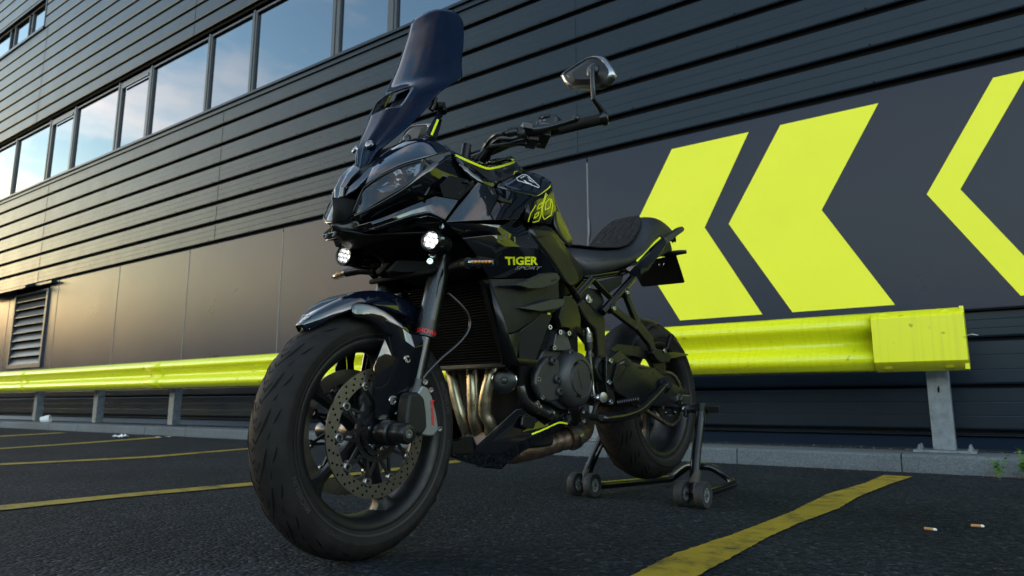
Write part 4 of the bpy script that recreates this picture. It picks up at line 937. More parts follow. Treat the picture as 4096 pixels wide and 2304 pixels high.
# intake under the prow
facets([(1330,792,-.004),(1376,792,.020),(1425,800,.036),(1405,862,.036),(1382,882,.030),(1335,893,-.004),(1330,790,0),(1334,893,0)], [(6,1,4,7),(1,2,3,4)], 'intake_shroud', 'dark_void', .003)
chin = [[(1328,893,0),(1350,897,.012),(1380,888,.028),(1405,868,.046),(1425,860,.056)],[(1330,903,0),(1350,910,.018),(1390,918,.040),(1420,920,.052),(1445,924,.060)],[(1338,915,0),(1360,930,.015),(1400,938,.035),(1440,935,.045),(1470,930,.055)]]
patch(NS(chin), 'chin', 'satin_black', sub=1)
plate([(1342,922,.02),(1352,928,.02),(1338,950,.02),(1333,945,.02)], .008, 'chin_fin', 'satin_black')
# headlight: dark bowl, reflectors, lens
hl = [[(1408,857,.050),(1424,822,.055),(1438,786,.060),(1455,752,.064),(1510,712,.092),(1575,679,.121),(1635,656,.149),(1682,643,.172)],
      [(1409,859,.051),(1436,832,.070),(1462,798,.080),(1490,772,.088),(1545,738,.115),(1600,708,.140),(1650,683,.164),(1690,652,.178)],
      [(1411,860,.052),(1444,845,.078),(1475,826,.092),(1510,803,.108),(1560,774,.132),(1608,748,.154),(1648,722,.172),(1693,664,.182)],
      [(1413,861,.053),(1446,849,.080),(1480,830,.095),(1512,809,.111),(1568,776,.138),(1612,752,.158),(1655,716,.177),(1688,682,.184)]]
hl = NS(hl)
H = patch(hl, 'headlight', 'headlight_lens', sub=2, solid=.002)
bowl = [[(u, v, y-.022) for (u,v,y) in r_] for r_ in hl]
patch(bowl, 'headlight_bowl', 'bowl_grey', sub=1, solid=.003)
for (u,v,y,r) in ((1602,712,.134,.022),(1648,690,.155,.013)):
    mb = MB().lathe(q(u,v,y), (.85,.5,.05), [(r,.006),(r*.8,-.006),(r*.4,-.013),(1e-4,-.014)], 20); pair(mb, 'reflector', 'lamp_mirror', smooth=60)
mb = MB().add(Q([(1662,664,.158),(1684,654,.168),(1676,694,.166),(1655,710,.160)]), [(0,1,2,3)]); pair(mb, 'reflector', 'lamp_mirror', solid=.003, smooth=0)
mb = MB().add(Q([(1508,757,.094),(1548,728,.104),(1596,742,.132),(1568,764,.128),(1528,770,.112)]), [(0,1,2,3,4)]); pair(mb, 'reflector', 'lamp_mirror', solid=.002, smooth=0)  # flat mirror added behind the lens to catch the sky as a bright patch
mb = MB(); ed = [r_ for r_ in hl[0]]+[hl[1][-1],hl[2][-1]]+hl[3][::-1]
mb.tube(Q([(a,b,c+.001) for a,b,c in ed]+[ed[0]]), .0026, 8); pair(mb, 'headlight_trim', 'satin_black', smooth=70)
# cheek below the headlight
ck = [[(1404,864,.056),(1445,853,.083),(1512,815,.116),(1580,777,.146),(1645,735,.175),(1697,672,.190),(1750,645,.192),(1804,603,.180)],
      [(1408,885,0.046),(1462,872,0.080),(1536,838,0.114),(1610,802,0.144),(1693,762,0.172),(1743,736,0.185),(1800,700,0.192),(1850,655,0.184)],
      [(1415,905,0.036),(1480,888,0.072),(1560,858,0.106),(1640,824,0.138),(1742,785,0.168),(1776,783,0.175),(1836,770,0.184),(1905,724,0.184)]]
patch(NS(ck), 'cheek_cowl', 'gloss_black', sub=2)
# side vent with its gill fins
plate([(1760,740,.200),(1800,700,.204),(1865,716,.206),(1902,735,.213),(1838,800,.214),(1775,788,.205)], .004, 'vent_mouth', 'dark_void')
plate([(1852,728,.214),(1872,716,.212),(1876,735,.214)], .012, 'vent_fin', 'satin_black', bevel=.001)
plate([(1697,780,.196),(1718,747,.196),(1721,752,.199),(1704,782,.198)], .01, 'cowl_fin', 'gloss_black', bevel=.001)
for i in range(7):
    a = i/6; plate([(1832+36*a,778-34*a,.2135),(1845+38*a,762-34*a,.2135),(1848+38*a,765-34*a,.2135),(1836+36*a,782-34*a,.2135)], .006, 'gill', 'matte_black', bevel=0)
# lower wedge
wt = [(1419,905,.060),(1480,888,.102),(1560,858,.137),(1640,824,.168),(1700,800,.188),(1742,784,.198),(1790,792,.208),(1836,800,.216)]
wb = [(1442,924,.060),(1500,908,.100),(1580,882,.149),(1650,858,.178),(1705,847,.196),(1722,848,.202),(1755,862,.214),(1781,877,.224)]
mid = [((a[0]+b[0])/2, (a[1]+b[1])/2, (a[2]+b[2])/2+.003) for a, b in zip(wt, wb)]
wt, mid, wb = NS(wt), NS(mid), NS(wb)
mb = MB().grid([Q(wt), Q(mid), Q(wb)]); pair(mb, 'lower_cowl', 'gloss_black', solid=.004, bevel=.0015, smooth=25)
mb = MB().grid([Q(wb), Q([(1460,935,.026),(1520,925,.065),(1600,905,.11),(1670,885,.14),(1720,880,.16),(1740,885,.17),(1765,890,.19),(1783,890,.21)])]); pair(mb, 'cowl_underside', 'gloss_black', solid=.003, smooth=30)
# belly of the nose: under tray
mb = MB(); mb.grid([[Vector((x, s*w_, z)) for s in (-1,-.5,0,.5,1)] for (x, w_, z) in ((.10,.015,.795),(.05,.06,.785),(0,.11,.79),(-.08,.17,.80),(-.16,.19,.80))]); part(mb, 'under_tray', 'matte_black', solid=.004)
mb = MB().tube([q(1412,950,.0), q(1420,940,.01), q(1470,934,.045), q(1560,930,.08), q(1600,920,.10), q(1640,905,.13), q(1700,893,.16), q(1770,890,.195)], .0045, 8); pair(mb, 'tray_edge', 'matte_black', smooth=70)
# ---------------------------------------------------------------- side fairing
sp_ = [[(1784,887,.222),(1830,828,.219),(1875,775,.216),(1912,728,.214)],
       [(1796,887,.226),(1842,828,.222),(1886,776,.218),(1922,733,.215)],
       [(1880,883,.240),(1905,822,.237),(1935,778,.232),(1968,748,.226)],
       [(1985,879,.250),(2010,835,.246),(2040,797,.238),(2060,768,.229)],
       [(2073,876,.252),(2092,845,.245),(2113,811,.236),(2143,785,.224)]]
mb = MB().grid([Q(r_) for r_ in sp_]); pair(mb, 'side_fairing', 'gloss_black', solid=.004, bevel=.0015, smooth=40)
plate([(1992,790,.2435),(2005,788,.2435),(2036,803,.2435),(2044,796,.242),(2030,785,.242),(2050,798,.2415),(2046,812,.2435),(2006,806,.2435)], .001, 'fairing_scoop', 'satin_black', both=True, bevel=.001)
up_ = [[(1780,583,.148),(1804,600,.172),(1860,626,.170),(1905,647,.165),(1955,664,.160),(2010,655,.146),(2060,641,.132),(2094,682,.118)],
       [(1804,603,.180),(1825,640,.196),(1875,665,.192),(1915,690,.190),(1962,705,.184),(2010,690,.162),(2056,676,.146),(2094,684,.119)],
       [(1850,655,.196),(1865,690,.204),(1885,712,.209),(1912,727,.214),(1966,747,.226),(2010,729,.178),(2054,706,.152),(2096,688,.119)]]
mb = MB().grid([Q(r_) for r_ in up_]); pair(mb, 'upper_fairing', 'gloss_black', solid=.004, smooth=50)
lime = [(1820,620,.176),(1860,638,.177),(1905,658,.175),(1945,673,.171),(1958,674,.169),(1975,672,.163),(2010,664,.152),(2059,648,.138),(2064,652,.136),(2089,682,.122)]
later_ribbon(['upper_fairing'], [t[:2] for t in lime], 8.5, 'lime_stripe', 'lime')
gd = MB(); lo_ = [(1823,630,.183),(1862,655,.184),(1905,680,.185),(1945,712,.186),(1960,722,.186),(1985,725,.180),(2010,722,.172),(2050,703,.152),(2062,695,.146),(2087,686,.124)]
DEC.append(('s', ['upper_fairing'], ([(a,b+5) for a,b,c in lime], [(a,b) for a,b,c in lo_]), 0, 'grey_decal', 'grey_decal', False))
# dashboard hood / tank cover
mb = MB().grid([Q([(1938,650,.15),(1965,640,.15),(2005,629,.14),(2045,627,.13),(2062,640,.128)]), Q([(1938,648,.0),(1970,632,.0),(2010,622,.0),(2048,620,.0),(2066,640,.0)])]); pair(mb, 'tank_cover', 'gloss_black', sub=1, solid=.01)
# tank top with emblem
tt = [[(1966,748,.226),(2010,730,.188),(2054,707,.153),(2096,688,.119)],[(2055,766,.228),(2080,740,.186),(2105,712,.153),(2140,691,.095)],[(2143,785,.224),(2168,764,.182),(2190,745,.146),(2200,722,.105)],[(2146,789,.222),(2174,770,.176),(2200,752,.136),(2207,735,.110)]]
patch(tt, 'fuel_tank', 'navy_black', sub=1)
mb = MB().grid([[p_, Vector((p_.x, 0, p_.z+.015)), Vector((p_.x,-p_.y,p_.z))] for p_ in Q([(2066,640,.128),(2096,688,.119),(2140,691,.095),(2200,722,.105),(2207,735,.11),(2220,812,.10),(2259,893,.085),(2284,955,.07)])]); part(mb, 'fuel_tank', 'gloss_black', solid=.003, sub=1, smooth=80)
emb = [(2066,712),(2090,698),(2104,699),(2118,708),(2158,746),(2154,750),(2120,737),(2072,722)]
def ty(u, v): # lateral offset of the tank top under a pixel
    return .190-.00055*(u-2010)*0-.0 if False else max(.10, .206-.00042*(u-1966)-(748+ (u-1966)*.2-v)*.00095)
later_ribbon(['fuel_tank'], emb, 2.8, 'emblem', 'white_paint', True)
for poly in ([(2108,709),(2116,710),(2122,718),(2140,732)],[(2112,718),(2120,720),(2142,733),(2118,723)],[(2092,720),(2102,722),(2106,727),(2132,738),(2104,731),(2098,726)]):
    later_poly(['fuel_tank'], poly, 'emblem', 'white_paint')
later_text(['fuel_tank'], 'TRIUMPH', [(2079,709),(2101,700),(2103,706),(2082,715)], 'lettering', 'white_paint', 0, .02)
# tank side with numerals
ts = [[(2146,789,.223),(2174,770,.178),(2200,752,.137),(2208,737,.112)],[(2113,811,.236),(2150,808,.212),(2185,795,.174),(2213,775,.128)],[(2096,876,.236),(2140,868,.210),(2190,850,.172),(2224,828,.130)],[(2104,888,.226),(2150,893,.200),(2204,897,.160),(2226,834,.130)]]
mat('tank_black', (.004,.004,.005), .22, 0, 0, .25)
mb = MB().grid([Q(r_) for r_ in ts]); pair(mb, 'tank_side', 'tank_black', solid=.004, smooth=40)
def tsy(u, v): return .206-.00062*(u-2110)-.00006*(v-811)*0
def num(pts, w_=3.6, closed=True): return ribbon([(a,b,tsy(a,b)) for a,b in pts], w_, closed, .005)
sets = [[(2156,820),(2171,808),(2166,828),(2148,838)], [(2141,858),(2157,847),(2152,862),(2136,875)],
        [(2200,795),(2203,806),(2200,830),(2180,840),(2184,810),(2196,796)]]
for s_ in sets: later_ribbon(['tank_side'], s_, 4, 'numeral_outline', 'lime', True)
for s_ in ([(2113,888),(2122,855),(2138,830),(2144,820)],[(2131,889),(2155,884),(2164,860),(2167,830),(2184,772)],[(2205,795),(2211,822),(2204,860),(2178,878),(2171,865),(2170,830),(2184,785),(2190,778)]): later_ribbon(['tank_side'], s_, 4, 'numeral_outline', 'lime')
# knee panel and rear of the tank
kn = [[(2104,904,.196),(2155,903,.186),(2206,901,.160)],[(2118,940,.200),(2180,945,.184),(2245,970,.152)],[(2160,988,.196),(2225,1010,.178),(2290,1025,.145)],[(2205,1055,.185),(2258,1068,.165),(2334,1080,.130)],[(2248,1118,.172),(2285,1122,.152),(2330,1110,.130)],[(2278,1140,.160),(2290,1152,.148),(2322,1122,.132)]]
patch(kn, 'knee_panel', 'satin_black', sub=1)
plate([(2146,946,.2015),(2186,944,.196),(2150,953,.2015)], .0006, 'knee_recess', 'dark_void', bevel=0)
rt = [[(2222,815,.128),(2226,822,.118),(2225,828,.08)],[(2206,899,.158),(2236,880,.125),(2256,885,.085)],[(2245,960,.148),(2268,945,.118),(2280,940,.072)],[(2283,995,.140),(2288,975,.110),(2290,962,.06)]]
patch(rt, 'tank_tail', 'satin_black', sub=1, solid=.003)
# inner dark body that closes the gaps between panels
cb = MB(); secs = [(.06,.05,.80,.93),(-.03,.12,.79,.96),(-.12,.155,.77,1.00),(-.25,.165,.71,.99),(-.37,.165,.70,1.0),(-.40,.165,.50,1.0),(-.50,.150,.50,1.02),(-.62,.115,.50,.99),(-.74,.09,.55,.88)]
rows = []
for (x, w_, z0, z1) in secs: rows.append([Vector((x,y,z)) for y,z in ((-w_,z0+.03),(-w_,z1-.06),(-w_*.6,z1),(w_*.6,z1),(w_,z1-.06),(w_,z0+.03),(w_*.6,z0),(-w_*.6,z0),(-w_,z0+.03))])
cb.grid(rows); part(cb, 'airbox', 'dark_void', smooth=0)
# TIGER side panel
tg = [(1849,952,.215),(1962,939,.240),(2018,940,.242),(2050,962,.241),(2082,986,.240),(2160,992,.226),(2196,1035,.220),(2232,1088,.200),(2236,1108,.196),(1958,1114,.208),(1895,1006,.220),(1990,985,.243)]
facets(tg, [(0,1,11,10),(1,2,11),(2,3,11),(3,4,11),(10,11,9),(11,4,9),(4,5,9),(5,6,8,9),(6,7,8)], 'side_panel', 'gloss_black', .004, bevel=.002, smooth=20)
dk_ = [(1786,890,.222),(2072,880,.226),(2104,905,.194),(2160,990,.196),(2200,1050,.19),(1960,1060,.20),(1860,960,.20)]
facets(dk_, [(0,1,6),(1,2,3,6),(3,4,5,6)], 'inner_panel', 'gloss_black', .003)
later_text(['side_panel'], 'TIGER', [(2018,1027),(2148,1026),(2152,1060),(2026,1061)], 'lettering', 'lime', .15, .035)
later_text(['side_panel'], 'SPORT', [(2064,1064),(2168,1066),(2164,1078),(2058,1078)], 'lettering', 'silver_text', .25, .01)
# matte wing panel and its two winglets
wp = [(1958,1116,.209),(2236,1110,.198),(2236,1235,.205),(2200,1259,.205),(2168,1250,.207),(2130,1285,.212),(2063,1328,.218),(2030,1336,.220),(2020,1290,.222),(2012,1116,.212),(2120,1180,.222)]
facets(wp, [(0,9,8),(0,8,7),(9,1,10),(1,2,10),(2,3,4,10),(4,5,6,10),(9,10,8),(8,10,6,7)], 'wing_panel', 'matte_black', .004, bevel=.002, smooth=20)
for pts in ([(2011,1143,.236),(2070,1136,.243),(2118,1124,.250),(2180,1096,.256),(2228,1092,.252),(2243,1112,.248),(2222,1138,.248),(2166,1153,.254),(2118,1154,.252),(2075,1142,.243)],
            [(2052,1232,.222),(2100,1226,.232),(2152,1213,.240),(2207,1197,.243),(2256,1196,.240),(2260,1216,.238),(2235,1235,.238),(2166,1246,.243),(2118,1238,.238),(2085,1235,.230)]):
    mb = MB(); P_ = Q(pts); mb.prism(P_, (0,-.020,.004)); pair(mb, 'winglet', 'wing_black', bevel=.003, smooth=40)
later_text(['winglet'], 'front.', [(2205,1118),(2228,1113),(2229,1120),(2206,1127)], 'lettering', 'dark_hole', .2, 0)
later_text(['fog_lamp'], 'X91', [(1762,948),(1777,948),(1777,957),(1762,957)], 'lettering', 'white_paint', 0, .03)
later_text(['fog_lamp'], 'CREE', [(1758,984),(1774,984),(1774,989),(1758,989)], 'lettering', 'silver_text', .2, 0)
# lower side cover around the radiator
lc = [(1952,1112,.206),(2022,1290,.222),(2032,1338,.220),(2075,1326,.222),(2064,1430,.205),(2080,1462,.200),(2140,1470,.190),(2212,1262,.203),(2168,1250,.208),(1990,1300,.205),(2008,1456,.185),(2145,1440,.192)]
facets(lc, [(0,1,9),(1,2,9),(9,2,4,10),(2,3,4),(4,5,10),(5,6,11),(4,11,5)], 'radiator_cover', 'satin_black', .005, smooth=20)
facets([(2075,1328,.2215),(2132,1288,.2145),(2168,1251,.2095),(2210,1261,.2055),(2136,1456,.192),(2090,1450,.199),(2078,1436,.202)], [(0,1,4,5,6),(1,2,3,4)], 'lower_side_panel', 'grey_decal', .004, bevel=.002)
later_ribbon(['radiator_cover','lower_side_panel','wing_panel'], [(2171,1247),(2208,1258)], 8, 'lime_dash', 'lime')
# ---------------------------------------------------------------- belly pan
bp_ = [(1802,1759,.03),(1800,1818,.03),(1895,1812,.085),(1907,1780,.095),(2066,1637,.135),(2088,1634,.140),(2097,1645,.142),(2180,1700,.140),(2235,1665,.137),(2287,1628,.132),(2291,1672,.132),(2278,1698,.132),
       (2228,1694,.140),(2135,1740,.146),(2010,1812,.120),(2135,1778,.120),(2035,1846,.085),(2008,1876,.045),(1948,1866,.030),(1860,1842,.02),(1890,1740,.08)]
facets(bp_, [(0,1,2,20),(2,3,20),(3,4,5,6),(3,6,7,13),(7,8,12,13),(8,9,10,12),(10,11,12),(2,3,13,14),(13,15,16,14),(12,11,15,13),(14,16,17),(2,14,17,18),(1,2,18,19)], 'belly_pan', 'gloss_black', .005, bevel=.0015, smooth=22)
mb = MB().grid([Q([(1800,1818,.03),(1860,1842,.02),(1948,1866,.030),(2008,1876,.045),(2035,1846,.085)]), [Vector((p.x,-p.y,p.z)) for p in Q([(1800,1818,.03),(1860,1842,.02),(1948,1866,.030),(2008,1876,.045),(2035,1846,.085)])]]); part(mb, 'belly_keel', 'gloss_black', solid=.004)
ribs = [(2127,1737,.147),(2165,1722,.147),(2200,1706,.145),(2228,1693,.142),(2240,1690,.140),(2252,1691,.138),(2277,1697,.135)]
later_ribbon(['belly_pan'], [t[:2] for t in ribs], 6.5, 'lime_line', 'lime')
plate([(2240,1682,.1365),(2282,1657,.134),(2287,1672,.134),(2278,1690,.134)], .001, 'grey_patch', 'grey_decal', bevel=0)
plate([(2092,1668,.150),(2100,1662,.150),(2142,1668,.148),(2146,1678,.148),(2138,1712,.147),(2130,1716,.147),(2092,1710,.149),(2088,1702,.150)], .008, 'camera_mount', 'satin_black', both=False, bevel=.003)
# ---------------------------------------------------------------- engine
en = MB().box((-.78,-.16,.30),(-.47,.115,.60)); en.box((-.60,-.15,.55),(-.42,.13,.74)); en.box((-.66,-.12,.24),(-.50,.10,.32)); part(en, 'engine_block', 'dark_void', bevel=.012)
mb = MB().tube([q(2085,1530,.15), q(2088,1590,.15), q(2105,1612,.15), q(2150,1640,.15), q(2200,1660,.14), q(2235,1670,.12)], .014, 14); part(mb, 'coolant_hose', 'cable', smooth=70, sub=1)
for (u,v) in ((2148,1632),(2200,1656)): c = q(u,v,.15); part(MB().tube([c-Vector((.004,0,.0)), c+Vector((.004,0,0))], .0165, 18), 'hose_clip', 'titanium')
def slab(pts, y0, y1, name, m, bevel=.006): 
    mb = MB(); mb.prism(Q([(u,v,y1) for u,v in pts]), (0,y0-y1,0)); return part(mb, name, m, bevel=bevel, seg=3)
slab([(2150,1450),(2172,1405),(2200,1390),(2240,1390),(2280,1410),(2330,1430),(2340,1560),(2310,1640),(2250,1640),(2180,1600),(2148,1560),(2140,1500)], .10, .135, 'crankcase', 'engine_grey')
slab([(2145,1500),(2160,1460),(2185,1430),(2215,1420),(2240,1440),(2250,1520),(2240,1600),(2200,1612),(2165,1590),(2142,1540)], .135, .160, 'crankcase_cover', 'engine_grey', .010)
slab([(2213,1395),(2222,1345),(2229,1320),(2240,1313),(2258,1318),(2272,1345),(2288,1392),(2282,1405),(2212,1402)], .11, .150, 'cam_chain_cover', 'engine_light', .008)
c = q(2305,1517,.165)
ac = MB().lathe((c.x,.13,c.z), (0,1,0), [(.088,0),(.0885,.025),(.084,.040),(.074,.050),(.060,.054),(.058,.051),(.050,.051),(.048,.055),(1e-4,.056)], 56); AC = part(ac, 'alternator_cover', 'engine_grey', smooth=35)
for a in (R(75),R(-60),R(190)):
    n = MB().lathe((c.x,.183,c.z), (0,1,0), [(.052,0),(.0575,0),(.0575,.0025),(.052,.0025)], 10, closed=True, ang=(a-.18,a+.18), ref=(1,0,0)); n.build('cover_notch', 'dark_hole', AC)
n = MB().prism([Vector((c.x+x,.1862,c.z+z)) for x,z in ((-.020,.026),(.020,.026),(.017,.012),(.0,-.030),(-.017,.012))], (0,.0012,0)); n.build('cover_emblem', 'engine_grey', AC, bevel=.0006)
for u, v in ((2234,1330),(2269,1334),(2210,1392),(2148,1518),(2163,1590),(2193,1310),(2143,1612)): bolt(q(u,v,.152), (.2,1,0), .0085, .010)
for u, v in ((2194,1445),(2212,1517),(2221,1566),(2268,1414)):
    cc = q(u,v,.150); b = MB().lathe(cc, (0,1,0), [(.013,-.03),(.013,.018),(.010,.022),(.006,.022),(.005,.016),(1e-4,.016)], 18); part(b, 'boss', 'engine_grey')
# upper engine cover (matte) and blip shape
cov = [(2240,1250,.165),(2258,1182,.160),(2285,1184,.150),(2310,1215,.140),(2324,1270,.135),(2322,1310,.135),(2298,1352,.140),(2280,1346,.150),(2280,1312,.165),(2246,1308,.170),(2236,1268,.175),(2290,1285,.158)]
facets(cov, [(0,1,2,11),(2,3,4,11),(4,5,11),(5,6,7,11),(7,8,11),(8,9,10,11),(10,0,11)], 'engine_side_cover', 'satin_black', .02, bevel=.003, smooth=22)
# ---------------------------------------------------------------- frame
def bar(l, r, name='frame_tube', m='gloss_tube', both=True, n=16, s_=0):
    mb = MB().tube(curve(Q(l), 5) if len(l) > 2 else Q(l), r, n)
    return pair(mb, name, m, smooth=60) if both else part(mb, name, m, smooth=60)
sp2 = [(2312,1215,.125),(2330,1192,.120),(2370,1230,.112),(2420,1262,.108),(2426,1284,.110),(2420,1430,.118),(2395,1440,.125),(2388,1350,.128),(2380,1320,.130),(2356,1292,.130),(2335,1262,.128)]
mb = MB().prism(Q(sp2), (0,-.05,0)); pair(mb, 'frame_spar', 'satin_black', bevel=.008)
c = q(2411,1475,.135); 
mb = MB().lathe((c.x,.08,c.z), (0,1,0), [(.046,0),(.046,.045),(.040,.055),(.030,.056),(.028,.050),(.020,.050),(.019,.054),(1e-4,.054)], 36); pair(mb, 'pivot_housing', 'satin_black', smooth=35)
mb = MB().prism(Q([(2385,1500,.12),(2438,1490,.12),(2432,1560,.12),(2415,1600,.12),(2400,1590,.12),(2390,1550,.12)]), (0,-.04,0)); pair(mb, 'frame_foot', 'satin_black', bevel=.006)
bar([(2258,1108,.14),(2312,1195,.13)], .011); bar([(2304,1185,.12),(2366,1115,.12)], .012)
bar([(2366,1115,.115),(2440,1190,.115),(2448,1200,.115)], .011)
bar([(2408,1250,.115),(2470,1180,.12),(2532,1110,.125),(2560,1070,.125)], .014)
bar([(2330,1108,.10),(2420,1095,.105),(2510,1080,.11)], .010)
# battery cover / lock panel
facets([(2318,1190,.095),(2355,1150,.100),(2400,1160,.100),(2418,1205,.100),(2400,1255,.100),(2370,1232,.100)], [(0,1,2,3,4,5)], 'lock_panel', 'matte_black', .01, bevel=.003)
c = q(2356,1197,.106); mb = MB().lathe(c, (.15,1,0), [(.017,-.008),(.017,.002),(.013,.004),(.013,.001),(.006,.001),(.006,.004),(1e-4,.004)], 24); part(mb, 'seat_lock', 'titanium')
facets([(2384,1128,.108),(2495,1100,.112),(2485,1140,.112),(2440,1170,.110),(2402,1142,.116)], [(0,1,4),(1,2,4),(2,3,4)], 'battery_cover', 'matte_black', .008, bevel=.002, smooth=20)
# quickshifter and gear rod
mb = MB().tube([q(2345,1310,.15), q(2350,1330,.15)], [.008,.012], 14); part(mb, 'shift_sensor_joint', 'chrome', smooth=50)
mb = MB().tube(Q([(2351,1331,.15),(2352,1350,.15),(2352.2,1351,.15),(2353,1370,.15)]), [.0135,.0135,.0155,.0145], 18); part(mb, 'shift_sensor', 'titanium', smooth=40)
mb = MB().tube(Q([(2353,1371,.15),(2355,1398,.15),(2356,1400,.15),(2357,1420,.15)]), [.0135,.0135,.010,.012], 18); part(mb, 'shift_sensor_body', 'satin_black', smooth=40)
mb = MB().tube(Q([(2359,1424,.15),(2366,1500,.15),(2372,1562,.15),(2375,1588,.16)]), [.0055,.006,.0055,.0075], 12); part(mb, 'shift_rod', 'titanium', smooth=40)
c = q(2413,1590,.20); mb = MB().lathe(c, (.25,1,0), [(.004,-.03),(.012,-.028),(.012,-.008),(.0165,-.006),(.0165,.002),(.006,.003),(1e-4,.003)], 20); part(mb, 'shift_pivot', 'titanium')
c = q(2396,1593,.19); mb = MB().lathe(c, (.5,1,0), [(.010,-.015),(.011,.004),(.006,.008),(1e-4,.008)], 14); part(mb, 'shift_ball', 'chrome')
mb = MB().tube(Q([(2385,1588,.17),(2388,1610,.18),(2375,1650,.185),(2365,1668,.19)]), [.008,.007,.007,.007], 12); part(mb, 'gear_lever', 'satin_black', smooth=50)
mb = MB(); a0, a1 = q(2364,1667,.19), q(2406,1671,.245); d = (a1-a0)
mb.tube([a0+d*(i/14) for i in range(15)], [.011 if i % 2 else .0095 for i in range(15)], 16); part(mb, 'gear_peg', 'rubber', smooth=30)
mb = MB(); mb.prism(Q([(2322,1645,.15),(2336,1628,.15),(2350,1655,.15),(2358,1690,.15),(2352,1700,.15),(2325,1690,.15)]), (0,-.01,0)); part(mb, 'stand_bracket', 'satin_black', bevel=.002)
for u,v in ((2330,1648),(2331,1684)): bolt(q(u,v,.152), (.3,1,0), .008, .008)
# rider peg, heel guard
hb = [(2426,1425,.15),(2448,1430,.15),(2475,1455,.15),(2470,1500,.15),(2452,1525,.15),(2455,1560,.15),(2462,1595,.15),(2460,1618,.15),(2435,1622,.15),(2432,1590,.15),(2425,1540,.15)]
mb = MB(); mb.prism(Q(hb), (0,-.012,0)); pair(mb, 'footrest_hanger', 'satin_black', bevel=.003)
for u,v in ((2441,1444),(2435,1530),(2443,1609)): bolt(q(u,v,.152), (.2,1,0), .010, .006)
ho = [(2470,1455),(2500,1435),(2508,1434),(2519,1458),(2517,1475),(2497,1520),(2466,1560),(2460,1556),(2452,1530),(2462,1490)]
hi_ = [(2478,1478),(2498,1462),(2506,1464),(2505,1474),(2488,1505),(2474,1524),(2472,1520),(2474,1495)]
n_ = len(ho); mb = MB(); mid_ = [(2477,1473),(2496,1458),(2504,1460),(2508,1464),(2505,1478),(2488,1507),(2474,1526),(2472,1524),(2471,1515),(2474,1490)]
A_ = [PY(u,v,.162) for u,v in ho]; B_ = [PY(u,v,.162) for u,v in mid_]
mb.add(A_+B_, [(i,(i+1)%n_,n_+(i+1)%n_,n_+i) for i in range(n_)]); hg = part(mb, 'heel_guard', 'satin_black', solid=.006, bevel=.001)
itext('TIGER', [(2477,1452),(2498,1442),(2499,1449),(2478,1459)], (.163,)*4, 0, .02, .001).build('lettering', 'silver_text', hg, smooth=0, recalc=False)
a0, a1 = q(2468,1612,.16), q(2556,1597,.23)
mb = MB(); mb.tube([a0+(a1-a0)*(i/20) for i in range(21)], [.0105 if i % 2 else .0080 for i in range(21)], 14); part(mb, 'rider_peg', 'satin_black', smooth=30)
a0, a1 = q(2468,1612,-.16), q(2468,1612,-.24)
mb = MB(); a0 = Vector((-.9,-.16,.375)); mb.tube([a0, a0+Vector((0,-.08,0))], .010, 14); part(mb, 'rider_peg', 'satin_black')
# passenger footrest hanger
pg = [(2500,1168,.125),(2512,1160,.125),(2520,1170,.125),(2528,1195,.125),(2552,1272,.13),(2570,1320,.135),(2605,1375,.14),(2640,1405,.145),(2650,1425,.145),(2640,1440,.145),(2615,1430,.142),(2600,1380,.138),(2560,1335,.132),(2500,1280,.128),(2460,1252,.125),(2445,1240,.125),(2452,1225,.125),(2465,1225,.125),(2480,1245,.125),(2540,1280,.13),(2535,1268,.129),(2505,1215,.126)]
def strut(a, b, wa, wb, nm='passenger_hanger'):
    P0_, P1_ = q(*a), q(*b); d = (P1_-P0_).normalized(); n = d.cross(Vector((0,1,0))).normalized(); mb = MB()
    mb.prism([P0_+n*wa, P1_+n*wb, P1_-n*wb, P0_-n*wa], (0,-.018,0)); pair(mb, nm, 'satin_black', bevel=.004)
strut((2455,1234,.132),(2560,1312,.136),.014,.017); strut((2506,1170,.132),(2562,1305,.136),.011,.016); strut((2552,1296,.137),(2612,1372,.142),.022,.020); strut((2604,1360,.142),(2628,1432,.146),.018,.020)
for u,v in ((2507,1170),(2454,1234)):
    c = q(u,v,.132); mb = MB().lathe((c.x,.112,c.z), (0,1,0), [(.018,0),(.018,.022),(.015,.025),(.010,.025),(.010,.020),(1e-4,.020)], 20); pair(mb, 'hanger_boss', 'satin_black'); bolt(Vector((c.x,.134,c.z)), (.15,1,0), .008, .004)
mb = MB(); mb.prism(Q([(2620,1395,.152),(2660,1400,.152),(2680,1412,.152),(2686,1430,.152),(2680,1450,.152),(2650,1452,.152),(2628,1440,.152),(2612,1412,.152)]), (0,-.025,0)); pair(mb, 'peg_clevis', 'satin_black', bevel=.004)
bolt(q(2659,1404,.154), (.1,1,0), .010, .003)
a0, a1 = q(2668,1400,.150), q(2686,1340,.150); mb = MB(); mb.tube([a0+(a1-a0)*(i/16) for i in range(17)], [.0125 if i % 2 else .0095 for i in range(17)], 14); pair(mb, 'passenger_peg', 'satin_black', smooth=30)
